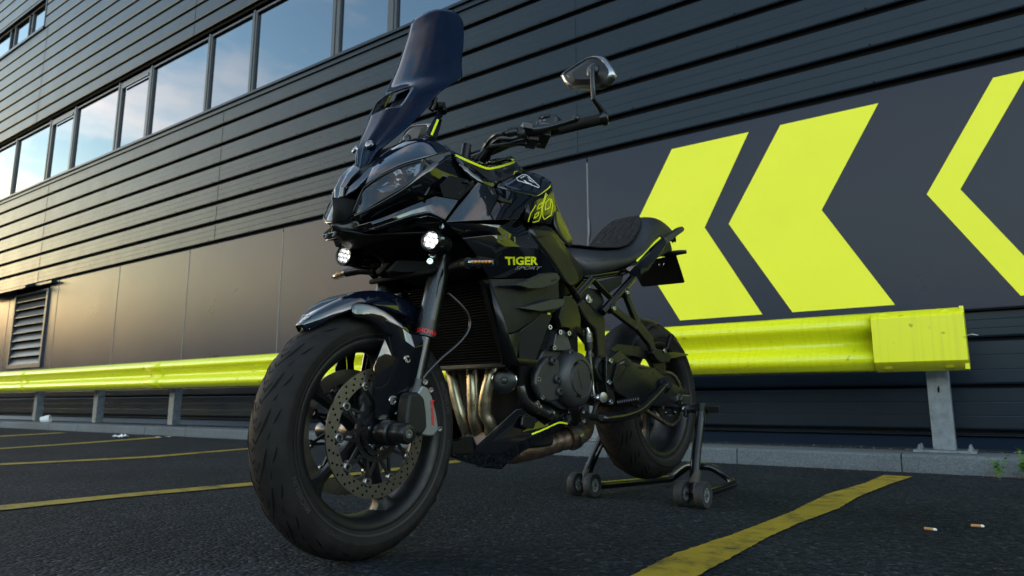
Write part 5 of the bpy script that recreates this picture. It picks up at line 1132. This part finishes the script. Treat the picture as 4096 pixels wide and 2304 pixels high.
# ---------------------------------------------------------------- swingarm
sw = [(2430,1440,.120),(2478,1400,.120),(2560,1475,.125),(2620,1470,.13),(2660,1510,.13),(2715,1548,.132),(2758,1562,.135),(2762,1600,.135),(2740,1632,.133),(2690,1628,.13),(2600,1622,.128),(2520,1600,.125),(2450,1560,.122),(2560,1530,.138),(2640,1560,.140),(2700,1585,.138)]
facets(sw, [(0,1,13),(1,2,13),(2,3,14,13),(3,4,14),(4,5,15,14),(5,6,15),(6,7,15),(7,8,15),(8,9,14,15),(9,10,14),(10,11,13,14),(11,12,13),(12,0,13)], 'swingarm', 'satin_black', .03, bevel=.003, smooth=50)
cg = [(2440,1392,.105),(2460,1375,.108),(2560,1382,.11),(2625,1408,.115),(2668,1430,.12),(2700,1440,.12),(2750,1420,.12),(2748,1412,.118),(2668,1412,.118),(2640,1470,.12),(2630,1490,.12),(2560,1455,.115),(2480,1420,.11)]
plate([(2440,1396,.112),(2470,1374,.112),(2560,1388,.115),(2620,1410,.118),(2660,1440,.12),(2665,1495,.122),(2650,1500,.122),(2620,1470,.12),(2590,1440,.118),(2540,1425,.116),(2470,1418,.112)], .004, 'chain_guard', 'satin_black', both=False)
hug = []
for i in range(14):
    a = R(-5+88*i/13); hug.append([Vector((-1.42+(.328-.028*s*s)*math.cos(a), s*.088, .391+(.328-.028*s*s)*math.sin(a))) for s in (-1,-.8,-.4,0,.4,.8,1)])
part(MB().grid(hug), 'rear_hugger', 'matte_black', solid=.003, smooth=70)
plate([(2640,1412,.12),(2700,1408,.11),(2754,1416,.10),(2752,1422,.10),(2700,1432,.11),(2650,1440,.12)], .012, 'hugger_tail', 'satin_black', both=False)
# ---------------------------------------------------------------- rear wheel, sprocket and chain
RWH, TR, rotR = wheel(-1.42, .391, .315, .180, 0, True)
sk = MB().lathe((-1.42,.100,.391), (0,1,0), [(.070,-.002),(.098,-.002),(.098,.002),(.070,.002)], 88, closed=True)
for i in range(46):
    a = i*2*math.pi/46; c = Vector((-1.42+.100*math.cos(a),.1,.391+.100*math.sin(a))); rd_ = Vector((math.cos(a),0,math.sin(a))); tg_ = Vector((-math.sin(a),0,math.cos(a)))
    sk.prism([c-rd_*.004-tg_*.005, c+rd_*.005-tg_*.0018, c+rd_*.005+tg_*.0018, c-rd_*.004+tg_*.005], (0,.003,0))
for i in range(5):
    a = i*2*math.pi/5+.3; sk.obox((-1.42+.055*math.cos(a),.1,.391+.055*math.sin(a)), (.025*math.cos(a),0,.025*math.sin(a)), (0,.003,0), (-.010*math.sin(a),0,.010*math.cos(a)))
sk.lathe((-1.42,.100,.391), (0,1,0), [(.02,-.004),(.042,-.004),(.042,.004),(.02,.004)], 40, closed=True)
SK = part(sk, 'sprocket', 'black_metal', smooth=30)
for i in range(5):
    a = i*2*math.pi/5+.3; bolt(Vector((-1.42+.066*math.cos(a),.1035,.391+.066*math.sin(a))), (0,1,0), .007, .005, par=SK)
# rear disc on the far side
d_ = MB().lathe((-1.42,-.075,.391), (0,1,0), [(.080,-.002),(.120,-.002),(.120,.002),(.080,.002)], 60, closed=True); part(d_, 'brake_disc', 'disc_steel')
# chain as separate looking links on one loop
c0 = q(2378,1470,.1); gx, gz = -.87, .50; r1, r2 = .034, .1015
cand = [(-1.42+r2*math.cos(2*math.pi*i/90), .391+r2*math.sin(2*math.pi*i/90)) for i in range(90)]+[(gx+r1*math.cos(2*math.pi*i/40), gz+r1*math.sin(2*math.pi*i/40)) for i in range(40)]
cand.sort()
def half(pp):
    h_ = []
    for p_ in pp:
        while len(h_) > 1 and (h_[-1][0]-h_[-2][0])*(p_[1]-h_[-2][1])-(h_[-1][1]-h_[-2][1])*(p_[0]-h_[-2][0]) <= 0: h_.pop()
        h_.append(p_)
    return h_
loop = half(cand)[:-1]+half(cand[::-1])[:-1]
loop.append(loop[0])
# resample at the chain pitch
acc = [0]
for a, b in zip(loop[:-1], loop[1:]): acc.append(acc[-1]+math.hypot(b[0]-a[0], b[1]-a[1]))
nl = int(acc[-1]/.0159/2)*2; pts_ = []
for i in range(nl):
    s = acc[-1]*i/nl; k = max(j for j in range(len(acc)) if acc[j] <= s+1e-9); k = min(k, len(loop)-2); t = (s-acc[k])/max(1e-9, acc[k+1]-acc[k])
    pts_.append(Vector((loop[k][0]+(loop[k+1][0]-loop[k][0])*t, .1, loop[k][1]+(loop[k+1][1]-loop[k][1])*t)))
ch = MB()
for i, p_ in enumerate(pts_):
    nx_ = pts_[(i+1)%nl]; m_ = (p_+nx_)/2; d = (nx_-p_).normalized(); n = d.cross(Vector((0,1,0)))
    yo = .0075 if i % 2 else .0055
    for s in (1,-1):
        ch.prism([m_+d*.013+n*.0035+Vector((0,s*yo,0)), m_+d*.007+n*.0065+Vector((0,s*yo,0)), m_+n*.0045+Vector((0,s*yo,0)), m_-d*.007+n*.0065+Vector((0,s*yo,0)), m_-d*.013+n*.0035+Vector((0,s*yo,0)), m_-d*.013-n*.0035+Vector((0,s*yo,0)), m_-d*.007-n*.0065+Vector((0,s*yo,0)), m_-n*.0045+Vector((0,s*yo,0)), m_+d*.007-n*.0065+Vector((0,s*yo,0)), m_+d*.013-n*.0035+Vector((0,s*yo,0))], (0,.0015*s,0))
    ch.lathe(p_, (0,1,0), [(.0042,-.0105),(.0042,.0105),(1e-4,.0108)], 8)
part(ch, 'chain', 'chain', smooth=25)
# axle, adjusters
a_ = MB().lathe((-1.42,.135,.391), (0,1,0), [(.020,0),(.020,.008),(.014,.009),(.014,.022),(.009,.022),(.009,.026),(1e-4,.026)], 6); pair(a_, 'axle_nut', 'titanium', smooth=20)
mb = MB(); mb.obox((-1.475,.135,.388), (.040,0,0), (0,.012,0), (0,0,.018)); pair(mb, 'chain_adjuster', 'titanium', bevel=.003)
a_ = MB().lathe((-1.46,.14,.350), (0,1,0), [(.012,0),(.014,.004),(.010,.010),(.010,.022),(.015,.026),(.015,.030),(1e-4,.030)], 18); pair(a_, 'stand_bobbin', 'titanium')
# ---------------------------------------------------------------- side stand (folded up)
ss = curve(Q([(2658,1538,.20),(2610,1590,.20),(2555,1640,.195),(2490,1665,.185),(2425,1674,.175),(2395,1672,.165)]), 6)
part(MB().tube(ss, [.0175]*len(ss), 20), 'side_stand', 'gloss_tube', smooth=70)
mb = MB().tube(Q([(2640,1560,.185),(2652,1545,.195),(2664,1530,.21)]), [.024,.030,.026], 20); part(mb, 'stand_foot', 'satin_black', smooth=50)
mb = MB().tube(Q([(2545,1618,.20),(2566,1642,.20)]), [.006,.006], 10); part(mb, 'stand_tab', 'satin_black')
# ---------------------------------------------------------------- seat
prof = [(-.775,.898,.030,.86,.04),(-.80,.904,.055,.835,.075),(-.84,.906,.080,.802,.095),(-.91,.909,.098,.818,.115),(-1.0,.922,.106,.846,.125),(-1.08,.938,.108,.872,.128),(-1.15,.965,.108,.90,.128),(-1.20,1.008,.106,.925,.125),(-1.25,1.063,.102,.95,.12),(-1.30,1.108,.098,.98,.115),(-1.37,1.132,.092,1.02,.11),(-1.45,1.134,.085,1.045,.10),(-1.53,1.108,.070,1.07,.085),(-1.575,1.075,.050,1.055,.06)]
rows = []; ins = []
for (x, z, w_, zb, wb_) in prof:
    d1 = (z-zb)
    pts = [(0,z+.010),(w_*.5,z+.008),(w_*.95,z),(w_+.022,z-.022 if d1 > .06 else z-.01),(w_+.036,z-d1*.55),(wb_+.015,zb+.012),(wb_,zb)]
    # rising parts lean back
    rows.append([Vector((x, -y, zz)) for y, zz in pts[::-1]]+[Vector((x, y, zz)) for y, zz in pts[1:]])
SEAT = part(MB().grid(rows), 'seat', 'seat_vinyl', sub=2, solid=.004, smooth=180)
for i, (x, z, w_, zb, wb_) in enumerate(prof):
    if 1 <= i <= 9:
        k = .7 if i in (1,9) else 1
        ins.append([Vector((x+.002*0-(0 if i<6 else -.002), y*w_*k*.98, z+.0045+.010*(1-(y*k*.93)**2)*.9+(.001 if i < 6 else .002))) for y in (-1,-.75,-.5,-.25,0,.25,.5,.75,1)])
quilt = mat('quilt', (.006,.006,.0068), .8, 0, 0, .3)
def mkq():
    N = quilt.node_tree.nodes; L = quilt.node_tree.links; b = N['Principled BSDF']
    tc = N.new('ShaderNodeTexCoord'); mp = N.new('ShaderNodeMapping'); mp.inputs['Scale'].default_value = (13,30,13)
    v = N.new('ShaderNodeTexVoronoi'); v.feature = 'DISTANCE_TO_EDGE'; v.inputs['Scale'].default_value = 1; v.inputs['Randomness'].default_value = .35
    mr = N.new('ShaderNodeMapRange'); mr.inputs[1].default_value = 0; mr.inputs[2].default_value = .22; mr.interpolation_type = 'SMOOTHSTEP'
    bp = N.new('ShaderNodeBump'); bp.inputs['Strength'].default_value = 1; bp.inputs['Distance'].default_value = .012
    L.new(tc.outputs['Object'], mp.inputs[0]); L.new(mp.outputs[0], v.inputs['Vector']); L.new(v.outputs['Distance'], mr.inputs[0]); L.new(mr.outputs[0], bp.inputs['Height']); L.new(bp.outputs[0], b.inputs['Normal'])
mkq()
mb = MB().grid(ins); mb.build('seat_insert', 'quilt', SEAT, sub=2, solid=.004, smooth=180)
# stitched seams
sm = MB()
for s in (1,-1):
    sm.tube([Vector((x, s*(w_+.030), z-(z-zb)*.50)) for (x,z,w_,zb,wb_) in prof[1:9]], .0012, 6)
sm.build('seam', 'rubber_raised', SEAT)
# ---------------------------------------------------------------- tail
tl = [(2502,1075,.135),(2539,1044,.140),(2634,940,.125),(2648,944,.135),(2659,955,.140),(2667,968,.142),(2660,986,.145),(2640,1018,.145),(2600,1072,.145),(2560,1112,.140),(2532,1122,.130),(2518,1086,.140),(2536,1066,.148),(2600,1010,.150)]
facets(tl, [(0,1,12,11),(1,3,13,12),(1,2,3),(3,4,13),(4,5,13),(5,6,7,13),(7,8,12,13),(8,9,11,12),(9,10,11)], 'tail_panel', 'gloss_black', .006, bevel=.0015, smooth=18)
later_ribbon(['tail_panel'], [(2547,1045),(2595,992),(2642,949)], 8, 'lime_stripe', 'lime')
plate([(2562,1080,.1455),(2575,1062,.1455),(2604,1046,.1455),(2610,1052,.1455),(2590,1078,.1455),(2563,1098,.1435)], .001, 'tail_recess', 'matte_black', bevel=0)
plate([(2659,950,.14),(2720,908,.155),(2732,905,.155),(2740,913,.155),(2738,924,.155),(2700,952,.15),(2664,982,.142)], .02, 'grab_rail', 'wing_black', bevel=.005)
mb = MB(); mb.grid([[Vector((x, s*w_, z)) for s in (-1,-.6,.6,1)] for (x,w_,z) in ((-1.06,.12,.845),(-1.2,.13,.90),(-1.35,.12,.965),(-1.50,.08,1.06),(-1.58,.05,1.08))]); part(mb, 'tail_underside', 'matte_black', solid=.01)
# plate holder, blank plate, rear indicators
pp = [PX(2600,1040,-1.62), PX(2703,1018,-1.62), PX(2738,1126,-1.62), PX(2733,1131,-1.62), PX(2572,1147,-1.62), PX(2564,1142,-1.62), PX(2548,1108,-1.62)]
PL = part(MB().prism(pp, (-.004,0,0)), 'number_plate', 'plate_black', bevel=.001)
bolt(PX(2646,1058,-1.612), (1,.3,0), .012, .003, par=PL)
mb = MB().obox((-1.55,.0,1.03), (.075,0,-.03), (0,.035,0), (.008,0,.02)); part(mb, 'plate_holder', 'satin_black', bevel=.006)
mb = MB().tube([PX(2645,1016,-1.62), PX(2680,1016,-1.62), PX(2715,1010,-1.63), PX(2746,1007,-1.64)], [.012,.013,.011,.008], 14)
for i, v in enumerate(mb.v): mb.v[i] = v
part(mb, 'rear_indicator', 'satin_black', smooth=60)
o_ = MB().tube([Vector((-1.62,-.02,1.03)), Vector((-1.62,-.10,1.03)), Vector((-1.63,-.17,1.04))], [.012,.012,.008], 14); part(o_, 'rear_indicator', 'satin_black', smooth=60)
# silencer on the far side
# ---------------------------------------------------------------- handlebar
hb_ = [(-.335,0,1.095),(-.338,.07,1.097),(-.352,.15,1.112),(-.392,.205,1.138),(-.430,.27,1.152),(-.492,.395,1.172)]
full = [Vector((x,-y,z)) for x,y,z in hb_[::-1][:-1]]+[Vector(p_) for p_ in hb_]
part(MB().tube(curve(full, 6), .0125, 18), 'handlebar', 'satin_black', smooth=70)
def hp_(t): # point on the outer straight part, t from 0 (inner) to 1 (end)
    return Vector((-.415,.245,1.148)).lerp(Vector((-.497,.405,1.175)), t)
HA = (hp_(1)-hp_(0)).normalized()
mb = MB().tube([hp_(.30), hp_(.34), hp_(.92), hp_(.95)], [.018,.0172,.0165,.019], 20); pair(mb, 'grip', 'rubber', smooth=50)
mb = MB().tube([hp_(.95), hp_(1.06), hp_(1.08)], [.017,.018,.014], 20); be = pair(mb, 'bar_end', 'satin_black', smooth=40)
mb = MB().obox(hp_(.14)+Vector((.004,0,.012)), HA*.032, Vector((.018,0,.004)), Vector((-.004,0,.024))); pair(mb, 'switch_housing', 'satin_black', bevel=.009)
mb = MB().obox(hp_(.10)+Vector((.012,0,.040)), HA*.016, Vector((.008,0,.002)), Vector((0,0,.006))); pair(mb, 'switch_buttons', 'matte_black', bevel=.003)
mb = MB().obox(q(2172,541,.27), Vector((.020,.026,.007)), Vector((.018,-.010,0))*.8, Vector((0,0,.022))); pair(mb, 'lever_box', 'satin_black', bevel=.005)
lv_ = [q(2065,522,.255), q(2105,523,.262), q(2150,520,.285), q(2200,508,.315), q(2255,492,.345), q(2300,478,.370)]
mb = MB().tube(curve(lv_, 4), [.009+.007*math.sin(math.pi*min(1,i/12)) for i in range(21)], 14); pair(mb, 'clutch_lever', 'satin_black', smooth=60)
mb = MB(); bmx = bmesh.new(); bmesh.ops.create_uvsphere(bmx, u_segments=16, v_segments=10, radius=.0115); mb.add([v.co+q(2304,475,.372) for v in bmx.verts], [[v.index for v in f.verts] for f in bmx.faces]); bmx.free(); pair(mb, 'lever_ball', 'satin_black', smooth=80)
mb = MB().tube([q(2014,535,.24), q(2030,532,.244), q(2034,531,.244), q(2060,527,.25)], [.008,.008,.012,.012], 14); pair(mb, 'cable_adjuster', 'black_metal', smooth=30)
for l in ([(2012,536,.24),(1975,545,.20),(1945,580,.14),(1920,625,.11)],[(2060,572,.22),(2000,580,.19),(1950,592,.14),(1900,640,.10)],[(2110,560,.25),(2030,575,.20),(1965,585,.15),(1915,640,.11)]):
    part(MB().tube(curve(Q(l), 5), .0055, 10), 'control_cable', 'cable', smooth=70)
# clamp, pivot block, wiring and brake line round the controls
mb = MB().tube([hp_(-.10), hp_(.04)], .0185, 18); pair(mb, 'lever_clamp', 'satin_black', smooth=40)
mb = MB().obox(q(2100,520,.262), Vector((.010,.022,.005)), Vector((.014,-.006,0)), Vector((0,0,.011))); pair(mb, 'lever_pivot', 'satin_black', bevel=.004)
mb = MB().lathe(q(2082,530,.262), (.9,.4,.1), [(.013,-.012),(.014,.006),(.008,.010),(1e-4,.010)], 16); pair(mb, 'pivot_bolt', 'black_metal')
mb = MB().obox(q(2128,560,.255), Vector((.014,.020,.004)), Vector((.012,-.008,0)), Vector((0,0,.014))); pair(mb, 'clutch_switch', 'matte_black', bevel=.003)
for k_, l in enumerate(([(2160,575,.26),(2120,582,.24),(2060,578,.21),(1990,590,.16),(1935,650,.09)],[(2090,545,.25),(2050,556,.22),(2000,556,.19),(1958,588,.14),(1925,640,.10)],[(2120,548,.25),(2070,566,.22),(2010,568,.19),(1970,590,.14),(1948,650,.10)])):
    part(MB().tube(curve(Q(l), 5), .0042+.0012*k_, 8), 'wiring', 'cable', smooth=70)
for (u_, v_) in ((1990,568),(1962,590)): c = q(u_, v_, .165 if u_ > 1980 else .14); part(MB().lathe(c, (.5,.8,.35), [(.013,-.004),(.0145,0),(.013,.004)], 14), 'cable_tie', 'satin_black')
for (u_, v_, t_) in ((2168,470,'o'),(2160,482,'D'),(2178,481,'D')):
    later_text(['switch_housing','switch_buttons'], t_, [(u_-4,v_-3),(u_+4,v_-4),(u_+4,v_+3),(u_-4,v_+4)], 'icon', 'silver_text')
mb = MB().tube(Q([(1868,580,.06),(1860,640,.06)]), [.014,.016], 18); part(mb, 'ignition_post', 'black_metal', smooth=40)
mb = MB().tube(Q([(1958,575,.13),(1928,640,.09)]), [.016,.016], 14); pair(mb, 'bar_riser', 'satin_black', smooth=60)
mat('mirror_black', (.006,.006,.007), .30, spec=.3)
# mirrors on the bar ends
mo = [(2244,307),(2249,298),(2262,287),(2310,256),(2355,229),(2378,223),(2398,224),(2420,231),(2436,250),(2456,282),(2459,298),(2448,320),(2425,341),(2402,352),(2340,355),(2284,354),(2270,346),(2256,330)]
def MX(u, v, dx=0): return PX(u, v, -.470+dx)
Po = [MX(*p_) for p_ in mo]; cen = sum(Po, Vector())/len(Po)
def ring(k_, dx): return [Vector((p_.x+dx, cen.y+(p_.y-cen.y)*k_, cen.z+(p_.z-cen.z)*k_)) for p_ in Po]
for s in (1,-1):
    F_ = (lambda m_: m_) if s > 0 else flip
    rows = [ring(1.0,-.012), ring(1.0,.0), ring(.97,.006), ring(.86,.010), ring(.82,.008)]
    mb = MB(); mb.grid([r_+r_[:1] for r_ in rows]); MR = part(F_(mb), 'mirror', 'titanium', smooth=50)
    mb = MB(); rr_ = ring(.83,.007); r2_ = ring(.5,.014); mb.grid([rr_+rr_[:1], r2_+r2_[:1]]); mb.add(r2_, [tuple(range(len(r2_)))]); F_(mb).build('mirror_back', 'mirror_black', MR, smooth=40)
    mb = MB(); rr_ = ring(.99,-.011); mb.add(rr_, [tuple(range(len(rr_)))]); F_(mb).build('mirror_glass', 'window_glass', MR, smooth=0)
    mb = MB().lathe(MX(2372,282,.014), (1,0,0), [(.022,-.010),(.020,.004),(.012,.010),(1e-4,.011)], 24); F_(mb).build('mirror_boss', 'satin_black', MR, smooth=40)
    b0_ = hp_(1.02)+Vector((.004,.0,.012)); t0_ = MX(2369,290,.030)
    mb = MB().tube([b0_, b0_.lerp(t0_,.1)+Vector((.012,0,0)), MX(2374,395,.028), t0_, MX(2369,280,.026)], [.009,.008,.0072,.0072,.008], 14); F_(mb).build('mirror_stalk', 'satin_black', MR, smooth=50)
    mb = MB().tube([hp_(.985), hp_(1.05)], .022, 20); F_(mb).build('stalk_clamp', 'satin_black', MR, smooth=40)
vsT = [(2266,308),(2281,294),(2280,309),(2274,310)]
mb = MB(); A_ = [MX(u,v,.0105) for u,v in ((2266,303),(2281,295),(2281,306),(2276,310))]; B_ = [MX(u,v,.0105) for u,v in ((2269,303),(2278,298),(2278,305),(2275,307))]
mb.add(A_+B_, [(i,(i+1)%4,4+(i+1)%4,4+i) for i in range(4)]); part(mb, 'emblem', 'silver_text', smooth=0, recalc=False)
# ---------------------------------------------------------------- decals laid on the finished panels
from mathutils.bvhtree import BVHTree
bpy.context.view_layer.update(); dg_ = bpy.context.evaluated_depsgraph_get(); TREES = {}
def trees(names):
    out = []
    for o in list(COL.objects):
        if o.type == 'MESH' and o.name.split('.')[0] in names:
            if o.name not in TREES: TREES[o.name] = BVHTree.FromObject(o, dg_)
            out.append(TREES[o.name])
    return out
for kind_, on_, data, w_, nm_, mt_, closed in DEC:
    bv = trees(on_); mb = MB()
    if kind_ == 'r':
        P_ = []
        ring_ = data+data[:1] if closed else data
        for a, b in zip(ring_[:-1], ring_[1:]):
            n = max(1, int(math.hypot(b[0]-a[0], b[1]-a[1])/6)); P_ += [(a[0]+(b[0]-a[0])*i/n, a[1]+(b[1]-a[1])*i/n) for i in range(n)]
        P_.append(ring_[-1]); A_, B_ = [], []
        for i, p_ in enumerate(P_):
            a, b = P_[max(i-1,0)], P_[min(i+1,len(P_)-1)]
            if closed and i in (0, len(P_)-1): a, b = P_[-2], P_[1]
            dx, dy = b[0]-a[0], b[1]-a[1]; l = math.hypot(dx, dy) or 1
            A_.append((p_[0]-dy/l*w_/2, p_[1]+dx/l*w_/2)); B_.append((p_[0]+dy/l*w_/2, p_[1]-dx/l*w_/2))
        data = (A_, B_); kind_ = 's'
    if kind_ == 's':
        n = min(len(data[0]), len(data[1]))
        H_ = [(hit(*data[0][i], bv), hit(*data[1][i], bv)) for i in range(n)]
        for a, b in zip(H_[:-1], H_[1:]):
            if None not in (a[0], a[1], b[0], b[1]) and (a[0]-b[0]).length < .12: mb.add([a[0], b[0], b[1], a[1]], [(0,1,2,3)])
    elif kind_ == 'p':
        P_ = [hit(*p_, bv) for p_ in data]
        if None not in P_: mb.add(P_, [tuple(range(len(P_)))])
    elif kind_ == 't':
        txt, qd, sh, bo = data; vs, fs = text_mesh(txt, 1, sh, bo)
        x0 = min(v.x for v in vs); x1 = max(v.x for v in vs); y0 = min(v.y for v in vs); y1_ = max(v.y for v in vs); out = []
        for v in vs:
            s = (v.x-x0)/(x1-x0); t = 1-(v.y-y0)/(y1_-y0)
            f_ = lambda k: qd[0][k]*(1-s)*(1-t)+qd[1][k]*s*(1-t)+qd[2][k]*s*t+qd[3][k]*(1-s)*t
            out.append(hit(f_(0), f_(1), bv))
        if None not in out: mb.add(out, fs)
    if not mb.f: print('decal missed', nm_, on_, data[:1] if kind_ != 't' else data[0]); continue
    par_ = next(o for o in COL.objects if o.type == 'MESH' and o.name.split('.')[0] == on_[0])
    mb.build(nm_, mt_, par_, smooth=0, recalc=False, weld=1e-5)
    if kind_ != 't': 
        tw = [o for o in COL.objects if o.type == 'MESH' and o.name.split('.')[0] == on_[0]]
        flip(mb).build(nm_, mt_, tw[1] if len(tw) > 1 else par_, smooth=0, recalc=False, weld=1e-5)
# ================================================================== paddock stand
ST = empty('paddock_stand', (-1.45,0,0), 0, 'black tubular paddock stand on small grey wheels lifting the rear wheel of the motorcycle', 'paddock stand')
fr_ = [Vector(p_) for p_ in ((-1.31,.238,.048),(-1.40,.225,.036),(-1.83,.165,.030),(-1.885,.145,.034),(-1.895,.11,.060),(-1.885,.055,.092),(-1.87,.0,.097),(-1.885,-.055,.092),(-1.895,-.11,.060),(-1.885,-.145,.034),(-1.83,-.165,.030),(-1.40,-.225,.036),(-1.31,-.238,.048))]
part(MB().tube(curve(fr_, 5), .0165, 18), 'base_frame', 'gloss_tube', ST, smooth=70)
for s in (1,-1):
    up__ = [Vector(p_) for p_ in ((-1.31,s*.238,.045),(-1.325,s*.238,.075),(-1.37,s*.225,.16),(-1.43,s*.212,.25),(-1.475,s*.205,.335))]
    UPR = part(MB().tube(curve(up__, 5), .0185, 18), 'upright', 'gloss_tube', ST, smooth=70)
    mb = MB().tube([Vector((-1.326,s*.2385,.08)), Vector((-1.352,s*.232,.125))], .0189, 18); mb.v = [v for v in mb.v]; mb.build('worn_patch', 'scuffed', UPR, smooth=70)
    mb = MB().tube([Vector((-1.482,s*.150,.350)), Vector((-1.486,s*.235,.352))], .0155, 16); part(mb, 'adjuster_sleeve', 'satin_black', ST, smooth=40)
    mb = MB().obox((-1.486,s*.250,.350), (.008,0,0), (0,.030,0), (0,0,.011)); part(mb, 'adjuster_handle', 'black_metal', ST, bevel=.002)
    mb = MB().tube([Vector((-1.483,s*.205,.31)), Vector((-1.483,s*.205,.375))], .0225, 18); part(mb, 'sleeve_clamp', 'satin_black', ST, smooth=40)
    mb = MB().prism([Vector((-1.47,s*.148,.36)), Vector((-1.445,s*.148,.355)), Vector((-1.440,s*.148,.325)), Vector((-1.455,s*.148,.318)), Vector((-1.472,s*.148,.335))], (0,s*.012,0)); part(mb, 'hook', 'satin_black', ST, bevel=.002)
    for yy in (.198,.278):
        c = (-1.31, s*yy, .047)
        W_ = part(MB().lathe(c, (0,1,0), [(.026,-.015),(.044,-.016),(.047,-.011),(.047,.011),(.044,.016),(.026,.015)], 36, closed=True), 'caster', 'stand_wheel', ST, smooth=40)
        hb2 = MB().lathe(c, (0,1,0), [(1e-4,-.010),(.009,-.012),(.009,.012),(1e-4,.010)], 14)
        hb2.lathe(c, (0,1,0), [(.021,-.012),(.027,-.013),(.027,.013),(.021,.012)], 28, closed=True)
        for k in range(5):
            a = k*2*math.pi/5; hb2.obox((c[0]+.015*math.cos(a), c[1], c[2]+.015*math.sin(a)), (.008*math.cos(a),0,.008*math.sin(a)), (0,.010,0), (-.003*math.sin(a),0,.003*math.cos(a)))
        hb2.build('hub', 'stand_hub', W_, smooth=30)
        nt_ = MB().lathe((c[0], c[1]+.013, c[2]), (0,1,0), [(.007,0),(.007,.004),(.004,.007),(1e-4,.008)], 6); nt_.build('axle_nut', 'chrome', W_, smooth=30)
